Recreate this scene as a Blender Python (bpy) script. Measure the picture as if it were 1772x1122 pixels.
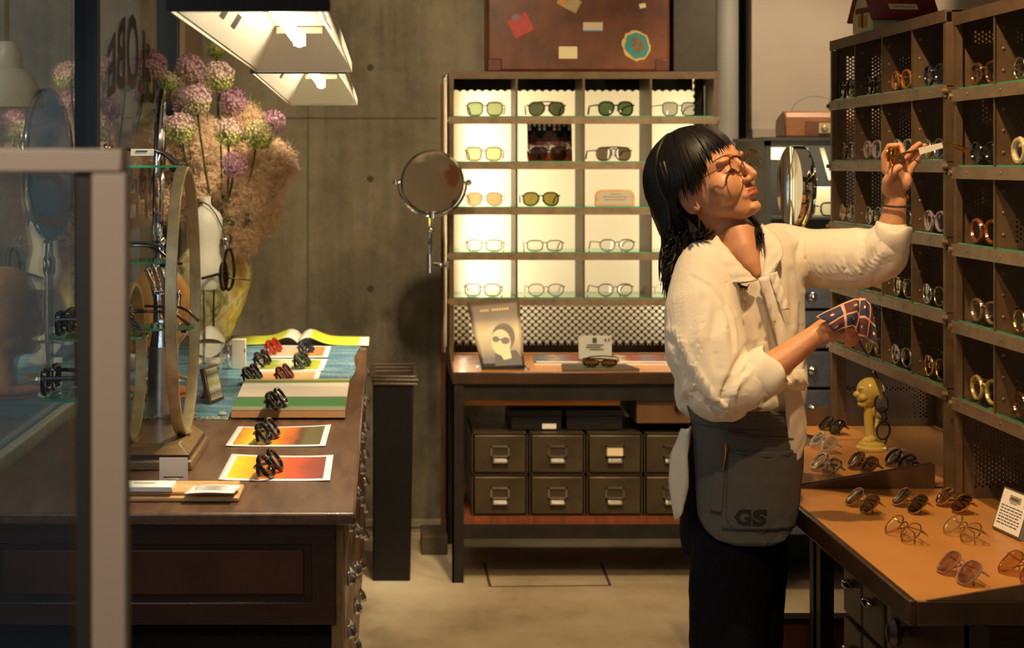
import bpy, bmesh, math, random
import numpy as np
from mathutils import Vector, Matrix, noise

for o in list(bpy.data.objects): bpy.data.objects.remove(o)
random.seed(7)
SC = bpy.context.scene
COL = SC.collection
PI = math.pi

# ------------------------------------------------------------------ camera (lens with shift, level, facing the back wall)
F, CX, CY, H = 2900.0, 670.0, 285.0, 1.48      # focal length and principal point in pixels of the 1772x1122 frame, eye height
cam = bpy.data.cameras.new('camera'); cam_o = bpy.data.objects.new('camera', cam); COL.objects.link(cam_o)
cam_o.location = (0, 0, H); cam_o.rotation_euler = (PI/2, 0, 0)
cam.sensor_width = 36; cam.lens = 36*F/1772
cam.shift_x = (886-CX)/1772; cam.shift_y = -(561-CY)/1772
cam.clip_start = .05
cam.dof.use_dof = True; cam.dof.focus_distance = 3.62; cam.dof.aperture_fstop = 6.5
SC.camera = cam_o
vs = SC.view_settings
SC.display_settings.display_device = 'sRGB'
vs.view_transform = 'Standard'; vs.look = 'None'; vs.gamma = 1; vs.use_curve_mapping = False
vs.exposure = 0.0

# ------------------------------------------------------------------ world: blue dusk outside the shop window
W = bpy.data.worlds.new('dusk'); SC.world = W; W.use_nodes = True
W.node_tree.nodes['Background'].inputs[0].default_value = (.055, .068, .074, 1)
W.node_tree.nodes['Background'].inputs[1].default_value = 1.0

# ------------------------------------------------------------------ lights of the shop, plus added fill lamps
def lamp(kind, name, loc, power, color, target=None, size=.1, size_y=None, spot=None, blend=.5):
    L = bpy.data.lights.new(name, kind); L.energy = power; L.color = color
    if kind == 'AREA':
        L.shape = 'RECTANGLE' if size_y else 'SQUARE'; L.size = size
        if size_y: L.size_y = size_y
    else: L.shadow_soft_size = size
    if spot: L.spot_size = math.radians(spot); L.spot_blend = blend
    o = bpy.data.objects.new(name, L); COL.objects.link(o); o.location = loc
    if target is not None:
        o.rotation_euler = (Vector(target)-Vector(loc)).to_track_quat('-Z', 'Y').to_euler()
    return o
WARM = (1, .66, .33); TUBE = (1, .85, .60)
lamp('SPOT', 'track_and_fill_spot', (.80, 2.95, 2.62), 120, WARM, (1.0, 3.65, 1.1), .03, spot=70, blend=.5)      # key, over the aisle in front of the woman
lamp('SPOT', 'track_and_fill_spot', (.45, 2.0, 2.62), 85, WARM, (1.32, 2.98, .8), .03, spot=50, blend=.6)          # near bench
lamp('SPOT', 'track_and_fill_spot', (.45, 4.35, 2.62), 130, (1, .72, .42), (.55, 5.3, 0), .05, spot=62, blend=.5)   # floor and back bench
lamp('SPOT', 'track_and_fill_spot', (1.6, 5.3, 2.62), 100, (1, .78, .52), (1.5, 6.5, 1.5), .05, spot=70, blend=.8)
lamp('SPOT', 'track_and_fill_spot', (.10, 4.6, 2.62), 108, (1, .78, .48), (.1, 6.75, 1.2), .06, spot=80, blend=.8)
lamp('SPOT', 'track_and_fill_spot', (.35, 3.3, 2.62), 240, TUBE, (-.50, 3.55, .86), .05, spot=64, blend=.8)        # counter, front
lamp('SPOT', 'track_and_fill_spot', (.35, 4.9, 2.62), 260, TUBE, (-.38, 5.45, 1.2), .05, spot=55, blend=.8)        # counter, flowers
lamp('SPOT', 'track_and_fill_spot', (.95, 4.2, 2.62), 85, WARM, (.72, 6.1, 1.0), .05, spot=50, blend=.8)       # added fill that brightens the back shelf front
lamp('SPOT', 'track_and_fill_spot', (.75, 5.45, 2.62), 45, (1, .72, .40), (.72, 6.05, .75), .05, spot=46, blend=.7)     # fill lamp added close above the orange bench top
lamp('SPOT', 'track_and_fill_spot', (-.10, 3.5, 2.62), 95, TUBE, (-.52, 5.25, 1.12), .05, spot=40, blend=.8)     # extra spot put in to brighten bust and vase
lamp('SPOT', 'track_and_fill_spot', (.6, .6, 2.62), 150, (1, .78, .60), (.6, -1.2, 1.2), .05, spot=100, blend=.8)  # added to light the unseen entrance wall for mirror and chrome reflections
lamp('SPOT', 'track_and_fill_spot', (-.55, .3, 2.55), 130, (1, .86, .70), (-.25, 1.5, 1.1), .05, spot=40, blend=.8)    # added to lift the partition frame, no lamp known there
lamp('AREA', 'window_daylight', (-.78, 2.3, 1.55), 4, (.62, .80, 1), (1.0, 3.4, 1.2), .9, 1.2)    # daylight through the shop front
lamp('AREA', 'ceiling_bounce', (.6, 3.6, 2.66), 3.2, (1, .74, .45), (.6, 3.6, 0), 2.2, 3.5)
# side tubes and an added broad fill panel inside the light box behind the back shelf
lamp('AREA', 'shelf_backlight', (.30, 6.655, 1.30), 5.6, TUBE, (.55, 6.58, 1.30), .07, .95)
lamp('AREA', 'shelf_backlight', (.74, 6.70, 1.30), 1.3, TUBE, (.74, 6.5, 1.30), 1.0, .95)
lamp('AREA', 'shelf_backlight', (1.21, 6.655, 1.30), 2.3, TUBE, (.9, 6.58, 1.30), .07, .95)

# ------------------------------------------------------------------ helpers
def S(r, g, b):                                   # sRGB 0..255 -> linear
    f = lambda c: (c/255/12.92) if c/255 <= .04045 else ((c/255+.055)/1.055)**2.4
    return (f(r), f(g), f(b))
def P(u, v, Y):                                   # a point measured in the photograph, at depth Y
    s = F/Y; return Vector(((u-CX)/s, Y, H-(v-CY)/s))
def on(u, v, z):                                  # a point measured in the photograph, on the level z
    Y = F*(H-z)/(v-CY); return P(u, v, Y)

class MB:
    def __init__(s): s.v = []; s.f = []; s.uv = {}
    def add(s, vs, fs):
        b = len(s.v); s.v.extend(Vector(v) for v in vs); s.f.extend([b+i for i in f] for f in fs); return b
    def box(s, lo, hi, M=None):
        x0, y0, z0 = lo; x1, y1, z1 = hi
        vs = [(x0,y0,z0),(x1,y0,z0),(x1,y1,z0),(x0,y1,z0),(x0,y0,z1),(x1,y0,z1),(x1,y1,z1),(x0,y1,z1)]
        if M is not None: vs = [M @ Vector(v) for v in vs]
        s.add(vs, [(0,3,2,1),(4,5,6,7),(0,1,5,4),(1,2,6,5),(2,3,7,6),(3,0,4,7)]); return s
    def tube(s, pts, r, n=8, closed=False, cap=True, ref=None, d=None):
        pts = [Vector(p) for p in pts]; m = len(pts)
        rr = r if hasattr(r, '__len__') else [r]*m
        dd = d if hasattr(d, '__len__') else ([d]*m if d else rr)
        T = []
        for i in range(m):
            a = pts[(i-1) % m] if closed or i > 0 else pts[i]; b = pts[(i+1) % m] if closed or i < m-1 else pts[i]
            t = b-a; T.append(t.normalized() if t.length > 1e-9 else Vector((0,0,1)))
        rings = []; N = None
        for i in range(m):
            if ref is not None: B = Vector(ref).normalized(); Nn = T[i].cross(B); Nn = Nn.normalized() if Nn.length > 1e-6 else B.orthogonal().normalized()
            else:
                if N is None: N = T[i].orthogonal().normalized()
                N = N-T[i]*N.dot(T[i]); N = N.normalized() if N.length > 1e-6 else T[i].orthogonal().normalized()
                Nn = N; B = T[i].cross(N)
            rings.append([pts[i]+Nn*math.cos(2*PI*k/n)*rr[i]+B*math.sin(2*PI*k/n)*dd[i] for k in range(n)])
        s.loft(rings, cap=cap and not closed, closed=closed); return s
    def loft(s, rings, cap=True, closed=False):
        n = len(rings[0]); m = len(rings); fs = []
        for i in range(m if closed else m-1):
            j = (i+1) % m
            for k in range(n): fs.append((i*n+k, i*n+(k+1) % n, j*n+(k+1) % n, j*n+k))
        if cap: fs += [tuple(range(n))[::-1], tuple(range((m-1)*n, m*n))]
        s.add([p for r in rings for p in r], fs); return s
    def lathe(s, prof, c=(0,0,0), n=24, sx=1, sy=1, M=None, cap=True):
        rings = []
        for r, z in prof:
            ring = [Vector((r*sx*math.cos(2*PI*k/n), r*sy*math.sin(2*PI*k/n), z)) for k in range(n)]
            if M is not None: ring = [M @ p for p in ring]
            rings.append([p+Vector(c) for p in ring])
        return s.loft(rings, cap=cap)
    def cyl(s, a, b, r, n=12, r1=None): return s.tube([a, b], [r, r if r1 is None else r1], n)
    def ell(s, c, r, n=14, m=9, M=None):
        if not hasattr(r, '__len__'): r = (r, r, r)
        rings = []
        for i in range(m+1):
            t = PI*(i+.02 if i == 0 else (i-.02 if i == m else i))/m
            ring = [Vector((r[0]*math.sin(t)*math.cos(2*PI*k/n), r[1]*math.sin(t)*math.sin(2*PI*k/n), -r[2]*math.cos(t))) for k in range(n)]
            if M is not None: ring = [M @ p for p in ring]
            rings.append([p+Vector(c) for p in ring])
        return s.loft(rings)
    def cap(s, pts, rr, n=12):                    # rounded tapered chain: tube with half-sphere ends
        pts = [Vector(p) for p in pts]; rr = list(rr)
        def ends(p, q, r):
            t = (p-q).normalized(); return [(p+t*r*math.sin(a), r*math.cos(a)) for a in (PI*.17, PI*.33, PI*.47)]
        A = ends(pts[0], pts[1], rr[0])[::-1]; Bq = ends(pts[-1], pts[-2], rr[-1])
        return s.tube([a for a, _ in A]+pts+[a for a, _ in Bq], [r for _, r in A]+rr+[r for _, r in Bq], n)
    def prism(s, outline, h, M=None):             # polygon in local xy extruded 0..h along local z
        n = len(outline); vs = [Vector((x, y, 0)) for x, y in outline]+[Vector((x, y, h)) for x, y in outline]
        if M is not None: vs = [M @ v for v in vs]
        s.add(vs, [tuple(range(n))[::-1], tuple(range(n, 2*n))]+[(k, (k+1) % n, n+(k+1) % n, n+k) for k in range(n)]); return s
    def grid(s, G, uv=True):
        n = len(G); m = len(G[0]); b = len(s.v)
        s.add([p for r in G for p in r], [(i*m+j, i*m+j+1, (i+1)*m+j+1, (i+1)*m+j) for i in range(n-1) for j in range(m-1)])
        if uv:
            for i in range(n):
                for j in range(m): s.uv[b+i*m+j] = (j/(m-1), i/(n-1))
        return s
    def perf(s, o, ux, uy, w, h, l, r, bt, tp, a=.0079, b=.0101, rad=.0031, k=8):   # sheet with punched staggered holes
        o, ux, uy = Vector(o), Vector(ux), Vector(uy)
        Q = lambda x, y: o+ux*x+uy*y
        nc = int((w-l-r)/a); nr = int((h-bt-tp)/b); x0, y0 = l, bt; x1, y1 = l+nc*a, bt+nr*b
        def rect(xa, ya, xb, yb):
            if xb-xa > 1e-6 and yb-ya > 1e-6: s.add([Q(xa,ya),Q(xb,ya),Q(xb,yb),Q(xa,yb)], [(0,1,2,3)])
        rect(0,0,w,y0); rect(0,y1,w,h); rect(0,y0,x0,y1); rect(x1,y0,w,y1)
        dirs = [(math.cos(2*PI*q/k), math.sin(2*PI*q/k)) for q in range(k)]
        for i in range(nc):
            xc = x0+(i+.5)*a; odd = i % 2
            if odd: rect(x0+i*a, y0, x0+(i+1)*a, y0+b/2); rect(x0+i*a, y1-b/2, x0+(i+1)*a, y1)
            for j in range(nr-odd):
                yc = y0+(j+.5+odd*.5)*b; vs = []
                for cx_, sy_ in dirs:
                    t = min((a/2)/max(abs(cx_), 1e-9), (b/2)/max(abs(sy_), 1e-9))
                    if abs(abs(cx_)-abs(sy_)) < 1e-6: vs.append(Q(xc+math.copysign(a/2, cx_), yc+math.copysign(b/2, sy_)))
                    else: vs.append(Q(xc+cx_*t, yc+sy_*t))
                vs += [Q(xc+cx_*rad, yc+sy_*rad) for cx_, sy_ in dirs]
                s.add(vs, [(q, (q+1) % k, k+(q+1) % k, k+q) for q in range(k)])
        return s
    def mesh(s, name, smooth=35):
        me = bpy.data.meshes.new(name); me.from_pydata([tuple(v) for v in s.v], [], s.f)
        bm = bmesh.new(); bm.from_mesh(me); bmesh.ops.recalc_face_normals(bm, faces=bm.faces[:]); bm.to_mesh(me); bm.free()
        if s.uv:
            L = me.uv_layers.new(name='UVMap')
            for lp in me.loops: L.data[lp.index].uv = s.uv.get(lp.vertex_index, (0, 0))
        if smooth:
            me.polygons.foreach_set('use_smooth', [True]*len(me.polygons))
            me.set_sharp_from_angle(angle=math.radians(smooth))
        return me

def obj(name, mb, mt, parent=None, world=False, smooth=35, bevel=0, solid=0, sub=0):
    if world and parent is not None:
        M = full(parent).inverted(); mb.v = [M @ v for v in mb.v]
    me = mb.mesh(name, smooth) if isinstance(mb, MB) else mb
    for m_ in (mt if isinstance(mt, (list, tuple)) else [mt]): me.materials.append(m_)
    o = bpy.data.objects.new(name, me); COL.objects.link(o)
    if parent is not None: o.parent = parent
    if solid:
        m = o.modifiers.new('solid', 'SOLIDIFY'); m.thickness = solid; m.offset = 0
    if bevel:
        m = o.modifiers.new('bevel', 'BEVEL'); m.width = bevel; m.segments = 2; m.limit_method = 'ANGLE'; m.angle_limit = math.radians(40)
    if sub:
        m = o.modifiers.new('sub', 'SUBSURF'); m.levels = sub; m.render_levels = sub
    return o
def full(o):
    M = Matrix.LocRotScale(o.location, o.rotation_euler, o.scale)
    return full(o.parent) @ M if o.parent else M
def tag(o, label, cat, group=None):
    o['label'] = label; o['category'] = cat
    if group: o['group'] = group
    return o
def thing(name, label, cat, loc=(0,0,0), rot=(0,0,0), group=None):
    o = bpy.data.objects.new(name, None); COL.objects.link(o); o.location = loc; o.rotation_euler = rot; o.empty_display_size = .02
    return tag(o, label, cat, group)
def struct(name, mb, mt, **k):
    o = obj(name, mb, mt, **k); o['kind'] = 'structure'; return o
def mono(name, mb, mt, label, cat, group=None, **k): return tag(obj(name, mb, mt, **k), label, cat, group)
def base_of(mb_list):                             # lowest point of a set of builders
    return min(v.z for m in mb_list for v in m.v)
def text_mb(txt, size=1.0, bold=0.0, spacing=1.0, res=3):
    c = bpy.data.curves.new('t', 'FONT'); c.body = txt; c.size = size; c.offset = bold; c.space_character = spacing; c.resolution_u = res
    o = bpy.data.objects.new('t', c); COL.objects.link(o); dg = bpy.context.evaluated_depsgraph_get()
    me = bpy.data.meshes.new_from_object(o.evaluated_get(dg)); mb = MB()
    mb.add([v.co.copy() for v in me.vertices], [list(p.vertices) for p in me.polygons])
    bpy.data.objects.remove(o); bpy.data.curves.remove(c); bpy.data.meshes.remove(me)
    return mb

# ------------------------------------------------------------------ materials
def nt(name):
    m = bpy.data.materials.new(name); m.use_nodes = True; t = m.node_tree
    return m, t, t.nodes['Principled BSDF'], t.nodes['Material Output']
def node(t, kind, **inp):
    n = t.nodes.new(kind)
    for k, v in inp.items():
        key = int(k[1:]) if k[0] == 'i' and k[1:].isdigit() else k
        n.inputs[key].default_value = v
    return n
def coords(t, scale=(1,1,1), which='Object'):
    c = t.nodes.new('ShaderNodeTexCoord'); m = node(t, 'ShaderNodeMapping'); m.inputs['Scale'].default_value = scale
    t.links.new(c.outputs[which], m.inputs['Vector']); return m.outputs['Vector']
def ramp(t, fac, stops, mode='LINEAR'):
    r = t.nodes.new('ShaderNodeValToRGB'); r.color_ramp.interpolation = mode; e = r.color_ramp.elements
    while len(e) < len(stops): e.new(.5)
    for q, (p, c) in zip(e, stops): q.position = p; q.color = (*c, 1)
    t.links.new(fac, r.inputs['Fac']); return r.outputs['Color']
def mat(name, col, rough=.5, metal=0, var=0, scale=30, stretch=(1,1,1), bump=0, spec=.5, dark=None, detail=5, coat=0, trans=0, emit=None, estr=0, sub=0):
    m, t, b, out = nt(name)
    b.inputs['Base Color'].default_value = (*col, 1); b.inputs['Roughness'].default_value = rough; b.inputs['Metallic'].default_value = metal
    b.inputs['Specular IOR Level'].default_value = spec; b.inputs['Coat Weight'].default_value = coat
    b.inputs['Transmission Weight'].default_value = trans
    if sub: b.inputs['Subsurface Weight'].default_value = sub; b.inputs['Subsurface Radius'].default_value = (.012, .005, .003)
    if emit: b.inputs['Emission Color'].default_value = (*emit, 1); b.inputs['Emission Strength'].default_value = estr
    if var or bump:
        n = node(t, 'ShaderNodeTexNoise', Scale=scale, Detail=detail, Roughness=.6); t.links.new(coords(t, stretch), n.inputs['Vector'])
        if var:
            d = dark or tuple(c*(1-var) for c in col); l = tuple(min(1, c*(1+var*.8)) for c in col)
            t.links.new(ramp(t, n.outputs['Fac'], [(.3, d), (.52, col), (.72, l)]), b.inputs['Base Color'])
        if bump:
            bp = node(t, 'ShaderNodeBump', Strength=bump, Distance=.01); t.links.new(n.outputs['Fac'], bp.inputs['Height']); t.links.new(bp.outputs['Normal'], b.inputs['Normal'])
    return m
def thin(name, tint, f0=.04, gloss=(1,1,1), rough=.0, gain=.96):   # thin clear sheet: see-through plus mirror by viewing angle
    m, t, b, out = nt(name); t.nodes.remove(b)
    lw = node(t, 'ShaderNodeLayerWeight', Blend=.5); pw = t.nodes.new('ShaderNodeMath'); pw.operation = 'POWER'; pw.inputs[1].default_value = 5
    ma = t.nodes.new('ShaderNodeMath'); ma.operation = 'MULTIPLY_ADD'; ma.inputs[1].default_value = gain; ma.inputs[2].default_value = f0
    tr = node(t, 'ShaderNodeBsdfTransparent'); tr.inputs[0].default_value = (*tint, 1)
    gl = node(t, 'ShaderNodeBsdfGlossy', Roughness=rough); gl.inputs[0].default_value = (*gloss, 1)
    mx = t.nodes.new('ShaderNodeMixShader')
    t.links.new(lw.outputs['Facing'], pw.inputs[0]); t.links.new(pw.outputs[0], ma.inputs[0]); t.links.new(ma.outputs[0], mx.inputs[0])
    t.links.new(tr.outputs[0], mx.inputs[1]); t.links.new(gl.outputs[0], mx.inputs[2]); t.links.new(mx.outputs[0], out.inputs[0])
    return m
def wood(name, c0, c1, rough=.4, stretch=(2,14,14), scale=3, bump=.05, coat=0):
    m, t, b, out = nt(name); n = node(t, 'ShaderNodeTexNoise', Scale=scale, Detail=8, Roughness=.65, Distortion=.6)
    t.links.new(coords(t, stretch), n.inputs['Vector'])
    t.links.new(ramp(t, n.outputs['Fac'], [(.3, c0), (.5, tuple((a+b_)/2 for a, b_ in zip(c0, c1))), (.7, c1)]), b.inputs['Base Color'])
    b.inputs['Roughness'].default_value = rough; b.inputs['Coat Weight'].default_value = coat
    bp = node(t, 'ShaderNodeBump', Strength=bump, Distance=.004); t.links.new(n.outputs['Fac'], bp.inputs['Height']); t.links.new(bp.outputs['Normal'], b.inputs['Normal'])
    return m
def uvprint(name, stops, distort=.25, scale=4, rough=.45, axis=0, rot=0.0, margin=0, mcol=(.85,.83,.78), mode='LINEAR'):
    """a printed picture: colour bands across the sheet's own UV, with an optional white border"""
    m, t, b, out = nt(name); uv = t.nodes.new('ShaderNodeTexCoord'); n = node(t, 'ShaderNodeTexNoise', Scale=scale, Detail=6)
    t.links.new(uv.outputs['UV'], n.inputs['Vector'])
    sx = t.nodes.new('ShaderNodeSeparateXYZ'); t.links.new(uv.outputs['UV'], sx.inputs[0])
    ma = t.nodes.new('ShaderNodeMath'); ma.operation = 'MULTIPLY_ADD'; ma.inputs[1].default_value = distort
    sb = t.nodes.new('ShaderNodeMath'); sb.operation = 'MULTIPLY_ADD'; sb.inputs[1].default_value = rot
    t.links.new(sx.outputs[1-axis], sb.inputs[0]); t.links.new(sx.outputs[axis], sb.inputs[2])
    sh = t.nodes.new('ShaderNodeMath'); sh.operation = 'SUBTRACT'; sh.inputs[1].default_value = distort*.5+rot*.5
    t.links.new(n.outputs['Fac'], ma.inputs[0]); t.links.new(sb.outputs[0], ma.inputs[2]); t.links.new(ma.outputs[0], sh.inputs[0])
    col = ramp(t, sh.outputs[0], stops, mode)
    if margin:
        facs = []
        for ax in (0, 1):
            for op, th in (('LESS_THAN', margin), ('GREATER_THAN', 1-margin)):
                q = t.nodes.new('ShaderNodeMath'); q.operation = op; q.inputs[1].default_value = th*(1 if ax == 0 else 1) if op == 'LESS_THAN' else th
                t.links.new(sx.outputs[ax], q.inputs[0]); facs.append(q)
        cur = facs[0].outputs[0]
        for q in facs[1:]:
            mx = t.nodes.new('ShaderNodeMath'); mx.operation = 'MAXIMUM'; t.links.new(cur, mx.inputs[0]); t.links.new(q.outputs[0], mx.inputs[1]); cur = mx.outputs[0]
        mc = t.nodes.new('ShaderNodeMix'); mc.data_type = 'RGBA'; mc.inputs[7].default_value = (*mcol, 1)
        t.links.new(cur, mc.inputs[0]); t.links.new(col, mc.inputs[6]); col = mc.outputs[2]
    t.links.new(col, b.inputs['Base Color']); b.inputs['Roughness'].default_value = rough
    return m

STEEL = mat('worn_brown_steel', S(100,78,54), .45, .25, var=.3, scale=14, bump=.04)
STEEL_L = mat('worn_steel_bar', S(138,118,92), .4, .35, var=.3, scale=20, bump=.04)
IRON = mat('dark_iron', S(44,40,34), .5, .5, var=.4, scale=12)
BLACK = mat('black_paint', S(20,19,18), .45)
CHROME = mat('chrome', (.78,.78,.76), .06, 1)
SILVER = mat('satin_silver', (.62,.61,.58), .28, 1, var=.2, scale=18, bump=.03)
MIRROR = mat('mirror_face', (.86,.87,.86), .015, 1)
BRASS = mat('old_brass', S(186,166,124), .35, .45, var=.25, scale=30)
GOLD = mat('gold_wire', S(214,170,84), .2, 1)
WHITE = mat('white_enamel', S(238,232,212), .35)
PAPER = mat('white_paper', S(232,226,212), .6)
INK = mat('printed_ink', S(60,54,50), .7)
CARD = mat('cream_card', S(222,204,160), .6)
GLASS_G = thin('shelf_glass', (.80,.90,.85), .05, (.85,1,.93))
GLASS_EDGE = mat('green_glass_edge', S(70,165,125), .15, 0, trans=.2)
ACRYL = thin('clear_acrylic', (.90,.92,.92), .06)
OAK = wood('orange_bench_wood', S(184,108,38), S(224,148,64), .36, coat=.2)
MAHOG = wood('dark_mahogany', S(30,14,8), S(62,30,15), .38, coat=.15)
TABLEW = wood('scuffed_table_wood', S(66,44,30), S(112,78,54), .36, stretch=(14,2,14), coat=.15)
RED_W = wood('red_brown_wood', S(88,44,18), S(140,72,32), .5, stretch=(14,14,2))
PALEW = wood('pale_wood', S(176,130,78), S(214,172,112), .5)
# ------------------------------------------------------------------ the setting
XG = -.81                                           # plane of the shop window beside the counter
m, t, b, out = nt('polished_concrete_floor')
n1 = node(t, 'ShaderNodeTexNoise', Scale=1.6, Detail=9, Roughness=.62); t.links.new(coords(t), n1.inputs['Vector'])
n2 = node(t, 'ShaderNodeTexNoise', Scale=9, Detail=8, Roughness=.7); t.links.new(coords(t, (1,.35,1)), n2.inputs['Vector'])
mx = t.nodes.new('ShaderNodeMath'); mx.operation = 'MULTIPLY_ADD'; mx.inputs[1].default_value = .4; t.links.new(n2.outputs['Fac'], mx.inputs[0]); t.links.new(n1.outputs['Fac'], mx.inputs[2])
t.links.new(ramp(t, mx.outputs[0], [(.5, S(134,120,96)), (.68, S(166,150,122)), (.85, S(182,168,140))]), b.inputs['Base Color']); b.inputs['Roughness'].default_value = .42
FLOORM = m
m, t, b, out = nt('board_marked_concrete')
n1 = node(t, 'ShaderNodeTexNoise', Scale=1.3, Detail=8, Roughness=.6); t.links.new(coords(t, (1.6,1,.8)), n1.inputs['Vector'])
n2 = node(t, 'ShaderNodeTexNoise', Scale=14, Detail=8, Roughness=.75); t.links.new(coords(t), n2.inputs['Vector'])
n3 = node(t, 'ShaderNodeTexNoise', Scale=5, Detail=4); t.links.new(coords(t, (6,1,.35)), n3.inputs['Vector'])
mx = t.nodes.new('ShaderNodeMath'); mx.operation = 'MULTIPLY_ADD'; mx.inputs[1].default_value = .35; t.links.new(n2.outputs['Fac'], mx.inputs[0]); t.links.new(n1.outputs['Fac'], mx.inputs[2])
my = t.nodes.new('ShaderNodeMath'); my.operation = 'MULTIPLY_ADD'; my.inputs[1].default_value = .2; t.links.new(n3.outputs['Fac'], my.inputs[0]); t.links.new(mx.outputs[0], my.inputs[2])
t.links.new(ramp(t, my.outputs[0], [(.56, S(74,68,54)), (.72, S(112,104,84)), (.88, S(140,130,106)), (1.0, S(154,144,120))]), b.inputs['Base Color']); b.inputs['Roughness'].default_value = .75
bp = node(t, 'ShaderNodeBump', Strength=.12, Distance=.01); t.links.new(n2.outputs['Fac'], bp.inputs['Height']); t.links.new(bp.outputs['Normal'], b.inputs['Normal'])
CONC = m
PLASTER = mat('taupe_plaster', S(168,154,138), .8, var=.06, scale=3)
PLASTER2 = mat('grey_plaster', S(150,138,124), .8, var=.06, scale=3)
DKBLUE = mat('blue_black_window_steel', S(34,48,62), .4, .2)
struct('floor', MB().box((-3.2,-1.2,-.06), (2.6,7.2,0)), FLOORM)
# floor hatch lines
fl = MB()
for a, b2 in (((848,1016),(1056,1014)), ((848,1016),(838,975)), ((1056,1014),(1040,975))):
    p, q = on(*a, 0), on(*b2, 0); d = (q-p).normalized(); nrm = Vector((-d.y, d.x, 0))*.005
    fl.add([p-nrm+Vector((0,0,.001)), q-nrm+Vector((0,0,.001)), q+nrm+Vector((0,0,.001)), p+nrm+Vector((0,0,.001))], [(0,1,2,3)])
struct('trim_1', fl, mat('hatch_joint', S(70,60,46), .6))
struct('ceiling', MB().box((XG-.05,-1.2,2.7), (2.6,7.2,2.76)), mat('dark_ceiling', S(70,62,52), .8))
struct('wall_back', MB().box((-1.0,6.78,0), (1.30,6.95,2.7)), CONC)
# formwork seams and tie holes of the concrete
sm = MB()
for x in (-.32,): sm.box((x-.003,6.776,0), (x+.003,6.782,2.7))
sm.box((-1.0,6.776,1.666), (.2,6.782,1.672))
struct('trim_2', sm, mat('concrete_seam', S(104,96,78), .8))
th = MB()
for u, v in ((641,117),(641,310),(641,500)):
    p = P(u, v, 6.78); th.lathe([(.016,-.004),(.013,.002),(.009,.002)], p, 16, M=Matrix.Rotation(PI/2, 4, 'X'))
struct('trim_3', th, mat('tie_hole', S(78,71,58), .8))
struct('baseboard_back', MB().box((-.8,6.75,.0), (1.25,6.78,.022)).box((-.8,6.742,.022), (1.25,6.78,.046)), mat('pale_skirting', S(150,142,126), .5))
struct('wall_front', MB().box((-.8,-1.3,0), (2.6,-1.2,2.7)), PLASTER)
struct('wall_right', MB().box((1.9,-1.2,0), (2.0,7.2,2.7)), PLASTER)
# alcove wall right of the back shelf, a round riser pipe in front of its corner
struct('wall_alcove', MB().box((1.425,6.55,1.62), (2.0,6.66,2.7)), PLASTER)
struct('wall_alcove_lower', MB().box((1.425,6.535,0), (2.0,6.66,1.62)), PLASTER2)
struct('wall_reveal', MB().box((1.28,6.72,0), (1.44,6.78,2.7)), mat('gap_shade', S(52,42,30), .8))  # dark colour stands for the shade in the gap
struct('column_pipe', MB().cyl((1.335,6.60,0), (1.335,6.60,2.7), .048, 32), mat('grey_paint', S(150,146,138), .55))
# shop window at the left of the counter
WINDOW = thin('window_glass', (.90,.95,.95), .05, (1,1,1))
struct('window_1', MB().box((XG-.006,1.0,.0), (XG,6.78,2.7)), WINDOW)
struct('window_frame_1', MB().box((XG-.03,4.50,0), (XG+.030,4.56,2.7)), DKBLUE, bevel=.003)
struct('window_frame_2', MB().box((XG-.055,6.18,0), (XG+.040,6.26,2.7)), DKBLUE, bevel=.003)
struct('window_frame_3', MB().box((XG+.042,6.2,0), (XG+.062,6.78,2.7)), mat('beige_jamb', S(140,120,96), .6))
struct('window_sill', MB().box((XG+.002,2.6,.845), (XG+.026,6.1,.885)), mat('white_bead', S(196,196,180), .5, var=.15, scale=40, bump=.2), bevel=.004)
struct('ground_outside', MB().box((-3.2,-1.2,-.08), (XG-.01,7.2,-.061)), mat('dark_paving', S(40,44,46), .8))
struct('wall_outside', MB().box((-3.3,-1.2,-.08), (-3.2,7.4,2.7)), mat('dusk_facade', S(60,66,64), .8))
# arched lettering on the window, read from the street
lt = thing('window_lettering', 'brown arched lettering stuck on the shop window behind the flowers, seen edge-on', 'lettering', (XG+.002, 5.2, 1.6))
LET = mat('brown_vinyl', S(64,44,26), .5)
def arc_text(txt, y_lo, y_hi, zc, hgt, arch):
    tm = text_mb(txt, 1, .02, 1.05); xs = [v.x for v in tm.v]; a, b_ = min(xs), max(xs); zs = [v.y for v in tm.v]; c, d = min(zs), max(zs)
    for v in tm.v:
        f = (v.x-a)/(b_-a); g = (v.y-c)/(d-c)
        y = y_hi-(y_hi-y_lo)*f; bend = 1-(2*f-1)**2
        v.xyz = (.0, y, zc+hgt*(g-.5)*(.7+.5*bend*(1 if arch > 0 else .6))+arch*bend)
    tm.v = [Vector((0, v.y-5.2, v.z-1.6)) for v in tm.v]
    return tm
# the glass carries the outside reading; from inside it appears mirrored
obj('lettering_row', arc_text('GLOBE', 4.85, 5.85, 1.74, .20, .10), LET, lt, smooth=0)
obj('lettering_row', arc_text('SPECS', 4.85, 5.85, 1.42, .20, -.05), LET, lt, smooth=0)
# white enamel lamp hanging outside the window
wl = thing('street_lamp', 'white enamel bell lamp hanging outside the shop window', 'lamp', P(12,150,5.6))
obj('lamp_shade', MB().lathe([(.03,.15),(.05,.11),(.055,.06),(.09,.03),(.12,-.03),(.125,-.07),(.10,-.07)], n=28), WHITE, wl)
obj('rod', MB().cyl((0,0,.15), (0,0,1.0), .008), IRON, wl)
lamp('SPOT', 'lampshade_fill', (-1.9, 4.3, 2.9), 40, (1, .93, .80), P(12,150,5.6), .05, spot=22, blend=.5)  # added spot that brightens the white shade, no such source outside

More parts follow.
